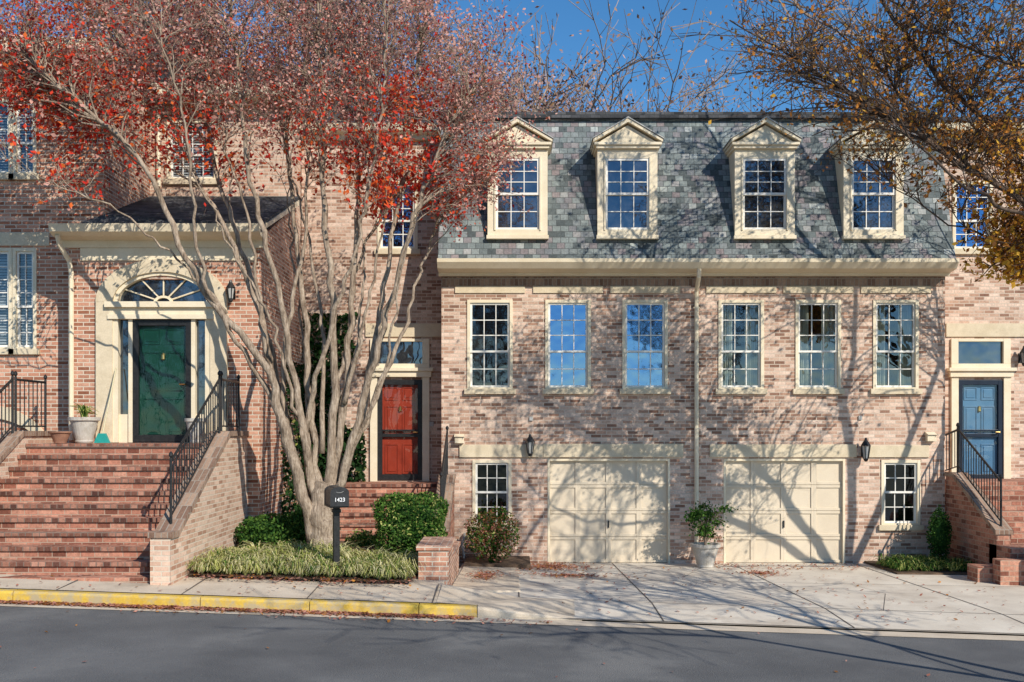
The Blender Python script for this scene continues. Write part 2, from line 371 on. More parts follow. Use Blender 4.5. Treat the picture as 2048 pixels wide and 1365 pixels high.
jstrip(1.95,-7.15,2.0,-.05);jstrip(4.4,-7.15,4.35,-.05);jstrip(6.9,-7.15,6.8,-.05);jstrip(9.2,-7.15,9.1,-1.5)
jstrip(-.9,-5.95,12,-5.95,.018);jstrip(-.9,-7.17,12,-7.17,.03);jstrip(.1,-5.9,.1,-.5,.018); jstrip(0.1,-3.1,8.6,-3.1,.014)
jstrip(3.68,-.7,3.0,-2.5,.008); jstrip(5.2,-6.0,5.9,-4.2,.008); jstrip(5.9,-4.2,5.7,-3.1,.007)
jb.obj('driveway_joints',[joint],kind='structure')
mb=MB(); xx=[-40+1.0*i for i in range(39)]+[-1.45,-1.2]
xx=[x for x in xx if x<=-1.0]+[-.98]
for a,b in zip(xx[:-1],xx[1:]):
    mb.quad((a,-7.06,Gl(a,-7.06)),(b,-7.06,Gl(b,-7.06)),(b,-5.2,Gl(b,-5.2)),(a,-5.2,Gl(a,-5.2)),0)
x=-30.2
while x<-1: 
    mb.quad(*[(x+u,v,Gl(x+u,v)+.004) for u,v in ((0,-7.06),(.018,-7.06),(.018,-5.9),(0,-5.9))],1); x+=1.62
mb.quad((-.98,-7.06,R(-.98)-.05),(-.98,-5.2,R(-.98)-.05),(-.98,-5.2,Gl(-.98,-5.2)),(-.98,-7.06,Gl(-.98,-7.06)),0)
mb.obj('sidewalk',[conc2,joint],kind='structure')
mb=MB(); kx=[-40+2.4*i for i in range(16)]+[-2.6,-1.2,-.45]
for a,b in zip(kx[:-1],kx[1:]):
    a2=a+.012
    prof=lambda x,h:[(x,-7.2,R(x)-.1),(x,-7.19,R(x)+h-.03),(x,-7.165,R(x)+h),(x,-7.062,R(x)+h+.004),(x,-7.062,R(x)-.1)]
    A=prof(a2,.145); B=prof(b,.145)
    mb.add(A+B,[(i,(i+1)%5,5+(i+1)%5,5+i) for i in range(5)]+[(0,1,2,3,4),(9,8,7,6,5)],0)
mb.obj('kerb',[yellow],kind='structure')
mb=MB()
A=[(-.44,-7.2,R(-.44)-.1),(-.44,-7.195,R(0)+.13),(-.44,-7.17,R(0)+.165),(-.44,-7.03,R(0)+.165),(-.44,-7.03,R(0)-.1)]
B=[(.9,-7.2,R(.9)-.1),(.9,-7.195,R(.9)+.01),(.9,-7.17,R(.9)+.02),(.9,-7.03,R(.9)+.03),(.9,-7.03,R(.9)-.1)]
mb.add(A+B,[(i,(i+1)%5,5+(i+1)%5,5+i) for i in range(5)]+[(0,1,2,3,4),(9,8,7,6,5)],0)
mb.quad((-.98,-7.06,Gl(-.98,-7.03)+.003),(-.43,-7.06,R(0)+.163),(.1,-5.9,Gd(.1,-5.9)+.02),(-.98,-5.9,Gl(-.98,-5.9)+.003))
mb.quad((-.43,-7.03,R(0)+.163),(.9,-7.03,R(.9)+.03),(.9,-5.9,Gd(.9,-5.9)+.018),(.1,-5.9,Gd(.1,-5.9)+.02))
mb.obj('kerb_ramp',[conc2],kind='structure')
mb=MB(); mb.add([(-.9,-5.6,.2),(.12,-5.2,.1),(.12,-1.3,0),(-.9,-1.3,0),(-.9,-5.6,.37),(.12,-5.2,.30),(.12,-1.3,.10),(-.9,-1.3,.13)],[(4,5,6,7),(0,1,5,4),(1,2,6,5),(2,3,7,6)])
mb.obj('entrance_path',[conc2],kind='structure',bevel=.01)
def Gb(x,y):
    d=math.hypot(x+3.0,y+4.0)
    return Gl(x,-6)+.015+.12*math.exp(-(d/1.1)**2)+.05*sm((y+6)/1.2)+.012*math.sin(x*7)*math.sin(y*6)
sheet('planting_bed',[-4.58+.15*i for i in range(22)],[-5.95+.18*i for i in range(25)],Gb,[soil],kind='structure')
# ------------------------------------------------------------ houses
mid=thing('brick_townhouse',(1.1,0,0),'tumbled brick townhouse with red front door, slate mansard and garage','house')
rgt=thing('brick_townhouse',(6.2,0,0),'tumbled brick townhouse with blue front door, slate mansard and garage','house')
lef=thing('brick_townhouse',(-6.5,0,0),'orange brick townhouse with arched fanlight over dark green door','house')
winX=[-.44,1.12,2.66,4.58,6.12,7.67]
def lint(par_,*a):
    l=MB(); l.box(*a); l.obj('lintel',[stone],par_,bevel=.006)
def facade(par_,x0,x1,wx,gx,bx,gl_list,fills,rec,door_rec,wz,yrec):
    mb=MB(); ops=[(c-.455,c+.455,3.50,5.28) for c in wx]+[(gx[0],gx[1],-.02,2.10),(bx-.39,bx+.39,.78,2.08)]
    wall(mb,x0,x1,-.3,5.76,0,ops,9)
    ra,rb=rec
    dx_=door_rec
    rops=[(dx_-.50,dx_+.50,1.63,3.72),(dx_-.50,dx_+.50,4.04,4.55),(wz-.42,wz+.42,6.45,7.88)]
    wall(mb,ra,rb,-.3,8.9,yrec,rops,9)
    mb.box(x0+.0,x1-.0,-.012,-.001,5.56,5.74,2)
    mb.box(x0+.02,x1-.02,1.2,8.9,5.77,8.9,0)
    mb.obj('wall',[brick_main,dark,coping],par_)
    for c,g,f in zip(wx,gl_list,fills): window(par_,c,.91,3.50,5.28,0,cols=3,rt=3,rb=2,gl=g,fill=f)
    window(par_,bx,.78,.78,2.08,0,cols=3,rt=2,rb=2,split=.5,gl=glass)
    window(par_,wz,.84,6.45,7.88,yrec,gl=glass_sky_tint)
    for c in wx: lint(par_,c-.70,c+.70,-.03,.02,5.41,5.555)
    lint(par_,dx_-.72,min(dx_+.95,rb-.003) if rb<0 else dx_+.95,yrec-.04,yrec+.02,4.62,4.9)
    if gx[0]<2:
        lint(par_,-1.05,.62,-.04,.02,2.13,2.38); lint(par_,.625,3.42,-.045,.02,2.13,2.40)
    else:
        lint(par_,3.95,6.88,-.045,.02,2.13,2.39); lint(par_,7.12,8.33,-.04,.02,2.13,2.37)
    g=MB(); a,b=gx; g.box(a,b,.075,.10,0.015,2.09,0)
    nr,nc=4,4; W=(b-a); H=2.08
    t=.055
    for j in range(nr):
        z0=.02+H*j/nr; z1=.02+H*(j+1)/nr-.008
        for i in range(nc):
            xa=a+W*i/nc; xb=a+W*(i+1)/nc
            g.box(xa,xa+t,.052,.075,z0,z1);g.box(xb-t,xb,.052,.075,z0,z1);g.box(xa+t,xb-t,.053,.075,z0,z0+t);g.box(xa+t,xb-t,.053,.075,z1-t,z1)
    g.box(a-.0,a+.045,-.01,.04,0,2.1,1); g.box(b-.045,b,-.01,.04,0,2.1,1); g.box(a+.045,b-.045,-.008,.04,2.055,2.1,1)
    G_=g.obj('garage_door',[garagem,cream],par_,bevel=.004)
    h=MB(); mx=(a+b)/2; h.box(mx-.012,mx+.012,.02,.054,.72,.86); h.obj('handle',[black],G_)
    e=MB(); ex0=x0-(.05 if x0<0 else 0); ex1=x1+(.05 if x1>8 else 0)
    e.ext([(-.001,5.745),(-.10,5.745),(-.12,5.80),(-.30,5.82),(-.42,5.84),(-.52,5.95),(-.53,6.02),(-.40,6.02),(-.40,5.99),(-.001,5.99)],ex0,ex1,'x')
    e.obj('gutter',[cream],par_)
    r=MB(); 
    r.ext([(-.42,5.995),(-.30,6.35),(.5,9.03),(.44,9.06),(.44,9.12),(4.5,10.45),(8.9,9.1),(8.9,6.0)],x0-(.04 if x0<0 else 0),x1+(.04 if x1>8 else 0),'x',0)
    r.box(ex0-.03 if x0<0 else ex0,ex1+.03 if x1>8 else ex1,.38,.62,9.04,9.16,1)
    return r.obj('mansard_roof',[slate,darkroof],par_)
def dormer(par_,xc):
    m=MB(); Y=-.34; w=.59; a=.43
    m.box(xc-w,xc-a,Y,Y+.06,6.5,8.2,0); m.box(xc+a,xc+w,Y,Y+.06,6.5,8.2,0); m.box(xc-a,xc+a,Y,Y+.06,8.02,8.2,0); m.box(xc-a,xc+a,Y,Y+.06,6.5,6.62,0)
    m.box(xc-w-.02,xc+w+.02,Y-.05,Y+.07,6.43,6.50,0)
    m.ext([(Y+.06,6.5),(Y+.06,8.2),(.24,8.2)],xc-w+.005,xc-w+.03,'x',0); m.ext([(Y+.06,6.5),(Y+.06,8.2),(.24,8.2)],xc+w-.03,xc+w-.005,'x',0)
    m.box(xc-a-.03,xc-a,Y-.02,Y-.001,6.6,8.05,0); m.box(xc+a,xc+a+.03,Y-.02,Y-.001,6.6,8.05,0)
    m.box(xc-.62,xc+.62,Y-.07,.35,8.2,8.26,0); m.box(xc-.66,xc+.66,Y-.11,.36,8.26,8.31,0)
    m.ext([(xc-.60,8.31),(xc+.60,8.31),(xc,8.66)],Y-.03,.5,'y',0)
    for s in (-1,1):
        m.ext([(xc+s*.68,8.312),(xc+s*.68,8.365),(xc,8.775),(xc,8.70)],Y-.12,.5,'y',0)
        m.ext([(xc+s*.70,8.367),(xc+s*.70,8.385),(xc,8.80),(xc,8.777)],Y-.14,.52,'y',1)
    D=m.obj('dormer',[cream,greypl],par_)
    q=MB(); zs=7.32
    sash(q,xc-a,xc+a,zs-.02,8.02,Y+.01,3,3,t=.045,m=0); sash(q,xc-a,xc+a,6.62,zs+.02,Y+.04,3,2,t=.045,m=0)
    t=random.uniform(-.004,.004)
    q.quad((xc-a,Y+.036+t,zs),(xc+a,Y+.036-t,zs),(xc+a,Y+.036-t,8.02),(xc-a,Y+.036+t,8.02),1); q.quad((xc-a,Y+.068,6.62),(xc+a,Y+.068,6.62),(xc+a,Y+.068,zs),(xc-a,Y+.068,zs),1)
    q.obj('window',[white,glassop],D)
facade(mid,-1.41,3.678,winX[:3],(.71,3.16),-.40,[glass,glass_sky_tint,glass_sky_tint],[None]*3,(-4.4,-1.412),-2.34,-2.39,.9)
facade(rgt,3.682,8.66,winX[3:],(4.23,6.66),7.77,[glass]*3,['curtain']*3,(8.662,12.6),9.78,9.62,.9)
for x in (.11,2.27): dormer(mid,x)
for x in (4.97,7.11): dormer(rgt,x)
for p,(a,b) in ((mid,(-4.38,-1.47)),(rgt,(8.75,12.6))):
    r=MB(); r.ext([(.72,8.98),(4.5,10.35),(8.9,9.0),(8.9,8.91),(.72,8.91)],a,b,'x',0); r.obj('roof',[darkroof],p)
    e=MB(); e.ext([(.899,8.72),(.80,8.72),(.78,8.80),(.60,8.86),(.56,8.99),(.719,8.99),(.719,8.905),(.899,8.905)],a,b,'x'); e.obj('gutter',[cream],p)
def surround(p,dx,Y,nm,paint,frame):
    m=MB(); w=.62
    m.box(dx-w,dx-.47,Y-.06,Y+.05,1.60,3.78); m.box(dx+.47,dx+w,Y-.06,Y+.05,1.60,3.78)
    m.box(dx-w-.04,dx+w+.04,Y-.10,Y+.05,3.78,3.90); m.box(dx-w-.08,dx+w+.08,Y-.15,Y+.05,3.90,3.97)
    m.box(dx-w,dx+w,Y-.05,Y+.05,3.97,4.06); m.box(dx-w,dx-.47,Y-.05,Y+.05,4.06,4.58); m.box(dx+.47,dx+w,Y-.05,Y+.05,4.06,4.58); m.box(dx-.47,dx+.47,Y-.048,Y+.05,4.52,4.58)
    S=m.obj('door_surround',[cream],p,bevel=.006)
    g=MB(); g.quad((dx-.47,Y+.02,4.06),(dx+.47,Y+.02,4.06),(dx+.47,Y+.02,4.52),(dx-.47,Y+.02,4.52)); g.obj('transom_glass',[glassop],S)
    door(p,dx,.94,1.63,3.72,Y,paint,frame)
surround(mid,-2.34,.9,'',redp,black); surround(rgt,9.78,.9,'',bluep,navy)
d=MB(); d.tube([(3.66,-.44,5.83),(3.66,-.40,5.68),(3.67,-.12,5.45),(3.68,-.06,5.3),(3.68,-.06,.35),(3.68,-.2,.15)],.045,8)
for z in (5.1,3.3,1.4): d.box(3.62,3.74,-.075,-.01,z,z+.03)
d.obj('downspout',[cream],mid)
lantern(mid,.36,0,2.15,.42); lantern(rgt,7.02,0,2.05,.45); lantern(rgt,10.62,.9,4.0,.4)
for p,(x,z) in ((mid,(.38,2.90)),(rgt,(6.96,2.92))):
    k=MB(); k.box(x-.035,x+.035,-.03,-.001,z-.04,z+.04); k.obj('utility_box',[greypl],p)
for p,(x,z) in ((mid,(-1.05,2.46)),(rgt,(8.35,2.5))):
    k=MB(); k.box(x-.09,x+.09,-.12,-.001,z-.05,z+.08); k.ext([(-.001,z+.08),(-.16,z+.08),(-.001,z+.14)],x-.1,x+.1,'x'); k.obj('vent_hood',[cream],p,bevel=.008)
k=MB(); k.box(-1.72,-1.64,.86,.9,2.75,2.85); k.obj('doorbell',[greypl],mid)
k=MB(); k.tube([(-.95,-.02,.6),(-.95,-.1,.6),(-1.0,-.1,.4),(-.95,-.1,.1)],.025,6); k.obj('hose_pipe',[greypl],mid)
k=MB(); k.tube([(8.52,-.02,.62),(8.52,-.12,.62),(8.58,-.12,.45),(8.55,-.12,.1)],.028,6); k.obj('hose_pipe',[greypl],rgt)
s=MB(); zl=1.60
s.box(-3.4,-1.42,-.1,.88,-.2,zl)
for i in range(6):
    z=zl-.17*(i+1); y1=-.1-.28*i; s.box(-3.4,-1.42,y1-.28,y1,-.2,z-.0); 
for i in range(7):
    z=zl-.17*i; y1=(-.1-.28*i); 
    s.box(-3.4,-1.42,y1-.0-.035,y1-.001,z-.06,z+.004,2)
cheek(s,-1.41,-1.15,[(-2.05,.85,-.1),(-.3,1.72),(-.06,1.72)],0,1)
s.obj('front_steps',[brick_step,coping,nosing_shaded],mid,bevel=.006)
railing(mid,(-1.28,-1.95,.98),(-1.28,-.25,1.82),.8)
s=MB(); s.box(8.9,12,-.4,.88,-.2,1.66)
for i in range(5):
    z=1.66-.17*(i+1); y1=-.4-.28*i; s.box(8.95,12,y1-.28,y1,-.2,z)
cheek(s,8.67,8.93,[(-2.1,.80,-.2),(-.35,1.76),(-.02,1.76)],0,1)
s.box(8.67,12,-2.6,-1.82,-.2,.62); s.box(8.35,12,-2.9,-2.62,-.2,.45); s.box(8.1,8.66,-2.6,-2.2,-.2,.30)
s.box(8.95,12,-3.3,-2.92,-.2,.72)
s.obj('front_steps',[brick_step,coping],rgt,bevel=.006)
railing(rgt,(8.8,-2.0,.93),(8.8,-.3,1.86),.82)
railing(rgt,(8.8,-.25,1.86),(8.8,.5,1.72),.82)
# ---------------- left house
mb=MB()
wall(mb,-14,-7.35,-.3,9.5,-2.0,[(-9.92,-8.99,7.28,8.63),(-8.98,-8.55,7.28,8.63),(-9.92,-8.99,4.14,5.95),(-8.98,-8.55,4.14,5.95)],9)
wall(mb,-7.349,-4.42,5.5,9.5,.3,[(-7.0,-5.98,7.76,8.97)],9,m=3)
bx=-6.08
wall(mb,-7.71,-4.38,-.3,6.0,-2.6,[(bx-.92,bx+.92,2.46,5.30)],.9,rev=.3)
mb.box(-7.70,-4.39,-1.6,.3,5.99,6.02,0)
mb.ext([(-2.6,6.0),(.3,6.0),(.3,7.25)],-4.62,-4.38,'x',0)
mb.box(-14,-8.32,-2.03,-1.99,5.99,6.22,2)
mb.obj('wall',[brick_left,dark,stone,brick_pale],lef)
for (xc,w) in ((-9.455,.93),(-8.765,.43)):
    window(lef,xc,w,7.28,8.63,-2.0,cols=3 if w>.6 else 2,rt=3,rb=2,fill='blind'); window(lef,xc,w,4.14,5.95,-2.0,cols=3 if w>.6 else 2,rt=4,rb=3,fill='blind')
window(lef,-6.49,1.02,7.76,8.97,.3,cols=4,fill='blind')
m=MB(); 
def arch(mb,xc,zs,ax,az,bx_,bz,y0,y1,mm=0,n=28,a0=0,a1=math.pi):
    for i in range(n):
        t0=a0+(a1-a0)*i/n; t1=a0+(a1-a0)*(i+1)/n
        P=[(xc+ax*math.cos(t0),zs+az*math.sin(t0)),(xc+ax*math.cos(t1),zs+az*math.sin(t1)),(xc+bx_*math.cos(t1),zs+bz*math.sin(t1)),(xc+bx_*math.cos(t0),zs+bz*math.sin(t0))]
        mb.add([(p[0],y0,p[1]) for p in P]+[(p[0],y1,p[1]) for p in P],[(0,1,2,3),(0,4,5,1),(1,5,6,2),(2,6,7,3),(3,7,4,0),(7,6,5,4)],mm)
arch(m,-9.6,2.3,1.15,.62,1.3,.85,-2.06,-1.99); m.obj('basement_arch',[stone],lef)
m=MB(); zs=4.90; Y=-2.6
arch(m,bx,zs,.84,.52,1.14,.74,Y-.07,Y+.05,0)
arch(m,bx,zs,.77,.46,.84,.52,Y-.03,Y+.10,2)
n=28
for i in range(n):
    t0=math.pi*i/n; t1=math.pi*(i+1)/n
    P=[(bx+.86*math.cos(t0),zs+.54*math.sin(t0)),(bx+.86*math.cos(t1),zs+.54*math.sin(t1))]
    Q=[(bx+.94*math.cos(t1)/max(abs(math.cos(t1)),.72),5.31),(bx+.94*math.cos(t0)/max(abs(math.cos(t0)),.72),5.31)]
    m.quad(*[(p[0],Y-.002,p[1]) for p in P+Q],1)
for s_ in (-1,1):
    x=bx+s_*.99; m.box(x-.145,x+.145,Y-.068,Y+.03,2.46,zs-.003,0)
    x=bx+s_*.80; m.box(x-.045,x+.045,Y-.05,Y+.1,2.46,4.6,2); x=bx+s_*.545; m.box(x-.035,x+.035,Y-.04,Y+.1,2.46,4.6,2)
    m.box(bx+s_*.67-.1,bx+s_*.67+.1,Y-.0,Y+.1,2.46,2.95,2)
m.box(bx-.92,bx+.92,Y-.10,Y+.1,4.6,4.68,2); m.box(bx-.90,bx+.90,Y-.07,Y+.1,4.68,4.80,2); m.box(bx-.96,bx+.96,Y-.14,Y+.1,4.80,4.897,2)
for k_ in range(1,6):
    t=math.pi*k_/6; m.tube([(bx+.16*math.cos(t),Y+.05,zs+.10*math.sin(t)),(bx+.77*math.cos(t),Y+.05,zs+.46*math.sin(t))],.014,5,2)
arch(m,bx,zs,.12,.08,.17,.12,Y+.03,Y+.07,2,12)
S=m.obj('door_surround',[stone,brick_left,cream],lef)
g=MB(); V=[(bx+.8*math.cos(math.pi*i/24),Y+.08,zs+.48*math.sin(math.pi*i/24)) for i in range(25)]; g.add(V,[tuple(range(25))])
g.obj('fanlight_glass',[glassop],S)
for s_ in (-1,1):
    g=MB(); g.quad((bx+s_*.67-.1,Y+.06,2.95),(bx+s_*.67+.1,Y+.06,2.95),(bx+s_*.67+.1,Y+.06,4.6),(bx+s_*.67-.1,Y+.06,4.6)); g.obj('sidelight_glass',[glassop],S)
door(lef,bx,1.02,2.47,4.59,Y-.0,greenp,black,mid=False)
r=MB(); 
r.add([(-7.80,-3.02,6.17),(-4.30,-3.02,6.17),(-4.30,.3,7.42),(-7.35,.3,7.42),(-7.35,-1.99,6.56),(-7.80,-2.0,6.40)],[(0,1,2,3,4,5)])
r.add([(-7.80,-3.02,6.11),(-4.30,-3.02,6.11),(-4.30,.3,7.34),(-7.35,.3,7.34),(-7.80,-2.0,6.30),(-7.80,-3.02,6.17),(-4.30,-3.02,6.17),(-4.30,.3,7.42)],[(0,1,2,3,4),(0,1,6,5),(1,2,7,6)])
r.obj('entry_roof',[darkroof],lef)
e=MB(); e.ext([(-2.6,5.84),(-2.66,5.84),(-2.68,5.96),(-2.95,5.99),(-3.06,6.04),(-3.10,6.17),(-2.98,6.17),(-2.98,6.10),(-2.6,6.10)],-7.84,-4.28,'x')
e.ext([(-2.98,6.04),(-2.98,6.12),(.3,7.36),(.3,7.26)],-4.37,-4.28,'x')
e.box(-7.5,-4.45,-2.635,-2.601,5.62,5.838)
e.obj('gutter',[cream],lef)
d=MB(); d.tube([(-7.74,-2.98,6.0),(-7.74,-2.9,5.85),(-7.66,-2.7,5.6),(-7.64,-2.66,5.4),(-7.64,-2.66,2.5)],.042,8); d.obj('downspout',[cream],lef)
d=MB(); d.tube([(-7.15,.1,9.3),(-7.15,.22,9.1),(-7.15,.24,7.6)],.042,8); d.obj('downspout',[cream],lef)
r=MB(); r.ext([(-2.4,9.55),(3.5,11.9),(9,9.6),(9,9.5),(-2.4,9.5)],-14,-7.2,'x'); r.ext([(-.1,9.55),(3.5,11.2),(9,9.6),(9,9.5),(-.1,9.5)],-7.19,-4.3,'x'); r.obj('roof',[darkroof],lef)
e=MB(); e.box(-14,-7.15,-2.5,-2.0,9.32,9.56); e.box(-7.14,-4.3,-.2,.3,9.32,9.56); e.obj('gutter',[cream],lef,bevel=.02)
lantern(lef,-4.85,-2.6,4.88,.36)
s=MB(); s.box(-7.95,-4.88,-3.62,-2.605,.3,2.45,3); 
rise=.178
for i in range(10):
    z=2.45-rise*(i+1); y1=-3.62-.28*i
    s.box(-7.95,-4.88,y1-.28,y1,.3,z-.0,3)
for i in range(10):
    z=2.45-rise*i; y1=-3.62-.28*i
    s.box(-7.95,-4.88,y1-.035,y1-.001,z-.06,z+.004,2)
cheek(s,-4.875,-4.60,[(-6.52,1.22,.3),(-6.25,1.22),(-3.75,2.58),(-2.61,2.58)],4,1)
cheek(s,-8.23,-7.955,[(-6.52,1.22,.3),(-6.25,1.22),(-3.75,2.58),(-2.61,2.58)],4,1)
s.obj('front_steps',[brick_left,coping,nosing_shaded,brick_step,brick_pale],lef,bevel=.006)
for x in (-4.74,-8.09):
    railing(lef,(x,-6.1,1.38),(x,-3.8,2.64),.86,.13); railing(lef,(x,-3.7,2.64),(x,-2.66,2.64),.86,.13)
pw=MB(); pw.box(-1.36,-.92,-5.5,-4.3,.1,.93,0); pw.box(-1.39,-.89,-5.53,-4.27,.933,1.0,1); pw.box(-1.2,-.95,-4.29,-2.1,.1,.62,0); pw.box(-1.23,-.92,-4.26,-2.1,.623,.69,1)
o=pw.obj('brick_planter_wall',[brick_left,brick_left],bevel=.006,label='low orange brick planter wall beside the concrete path',category='wall')
# ------------------------------------------------------------ foliage helpers
def rdir(n):
    v=rng.normal(size=(n,3)); return v/np.linalg.norm(v,axis=1,keepdims=True)
def leaves(mb,C,size,weights,elong=.6,jit=.4):
    n=len(C)
    if n==0: return
    a=rdir(n); b=np.cross(a,rdir(n)); b/=np.linalg.norm(b,axis=1,keepdims=True)+1e-9
    s=(size*(1+jit*rng.uniform(-1,1,n)))[:,None]*.5
    V=np.stack([C-a*s,C+b*s*elong,C+a*s,C-b*s*elong],1).reshape(-1,3)
    w=np.array(weights,float); w/=w.sum(); mi=rng.choice(len(w),n,p=w)
    o=len(mb.v); F=(np.arange(n*4).reshape(n,4)+o)
    mb.v.extend(map(tuple,V.tolist())); mb.f.extend(map(tuple,F.tolist())); mb.m.extend(mi.tolist())
def segs(mb,P0,P1,r0,r1,m=0):
    P0=np.array(P0);P1=np.array(P1);r0=np.array(r0)[:,None];r1=np.array(r1)[:,None]
    d=P1-P0; d/=np.linalg.norm(d,axis=1,keepdims=True)+1e-9
    u=np.cross(d,np.array([.31,.52,.8])); u/=np.linalg.norm(u,axis=1,keepdims=True)+1e-9; w=np.cross(d,u)
    V=[]
    for P,r in ((P0,r0),(P1,r1)):
        for k in range(3):
            a=2*math.pi*k/3; V.append(P+(u*math.cos(a)+w*math.sin(a))*r)
    V=np.stack(V,1).reshape(-1,3); n=len(P0); o=len(mb.v)
    B=np.arange(n)[:,None]*6+o
    F=np.concatenate([B+np.array([k,(k+1)%3,3+(k+1)%3,3+k]) for k in range(3)])
    mb.v.extend(map(tuple,V.tolist())); mb.f.extend(map(tuple,F.tolist())); mb.m.extend([m]*len(F))
def smoothpoly(P,k=5):
    P=[np.array(p,float) for p in P]; out=[]
    Q=[2*P[0]-P[1]]+P+[2*P[-1]-P[-2]]
    for i in range(1,len(Q)-2):
        for j in range(k):
            t=j/k; a,b,c,d=Q[i-1],Q[i],Q[i+1],Q[i+2]
            out.append(.5*((2*b)+(-a+c)*t+(2*a-5*b+4*c-d)*t*t+(-a+3*b-3*c+d)*t**3))
    out.append(P[-1]); return np.array(out)
def tree(name,loc,label,stems,blobs,barkm,leafmats,twigr=.005,wob=.03,lj=.09,cat='tree'):
    T=thing(name,loc,label,cat); tr=MB(); cr=MB(); SP=[];SR=[];SD=[]
    for P,r0,r1 in stems:
        Q=smoothpoly(P,5); n=len(Q); Q[2:-1]+=rng.normal(size=(n-3,3))*wob
        rr=[(r0+(r1-r0)*(i/(n-1))**.7)*rng.uniform(.9,1.1) for i in range(n)]
        tr.tube(Q,rr,9,cap=True)
        SP.append(Q); SR+=rr; SD.append(np.gradient(Q,axis=0))
    SP=np.concatenate(SP); SR=np.array(SR); SD=np.concatenate(SD); SD/=np.linalg.norm(SD,axis=1,keepdims=True)+1e-9
    minz=SP[:,2].min()
    for (c,rad,na,ntw,nl,spread,lsize,w) in blobs:
        c=np.array(c);rad=np.array(rad)
        for _ in range(na):
            a=c+rdir(1)[0]*rad*rng.uniform(0,1)**.4
            dd=np.linalg.norm(SP-a,axis=1)+np.maximum(0,SP[:,2]-a[2]+.3)*2.0+(SP[:,2]<minz+2.0)*3
            i=rng.choice(np.argsort(dd)[:4]); p=SP[i]; L=np.linalg.norm(a-p)
            mid_=p+SD[i]*L*.35+(a-p)*.25+rng.normal(size=3)*.05*L
            k=6; t=np.linspace(0,1,k)[:,None]
            B=(1-t)**2*p+2*t*(1-t)*mid_+t*t*a; B[1:-1]+=rng.normal(size=(k-2,3))*.022*min(L,2)
            rs=min(SR[i]*.6,.007+.009*L); tr.tube(B,[rs+(twigr-rs)*j/(k-1) for j in range(k)],5,cap=False)
            src=B[rng.integers(2,k,ntw)]; dirs=rdir(ntw)*.9+(a-p)/(L+1e-6)*.6+np.array([0,0,.15])
            dirs/=np.linalg.norm(dirs,axis=1,keepdims=True); ln=rng.uniform(.5,1.3,ntw)[:,None]*spread
            m1=src+dirs*ln*.5+rng.normal(size=(ntw,3))*.08*spread; e=m1+(dirs+rng.normal(size=(ntw,3))*.3)*ln*.5
            segs(tr,src,m1,np.full(ntw,twigr*.8),np.full(ntw,twigr*.6)); segs(tr,m1,e,np.full(ntw,twigr*.6),np.full(ntw,twigr*.35))
            if nl:
                t=rng.uniform(0,1,(ntw,nl,1)); C=(m1[:,None]*(1-t)+e[:,None]*t)
                C=C+rng.normal(size=C.shape)*lj*spread; leaves(cr,C.reshape(-1,3),lsize,w)
    tr.obj('trunk',[barkm],T,smooth=True)
    if cr.v: cr.obj('crown',leafmats,T)
    return T
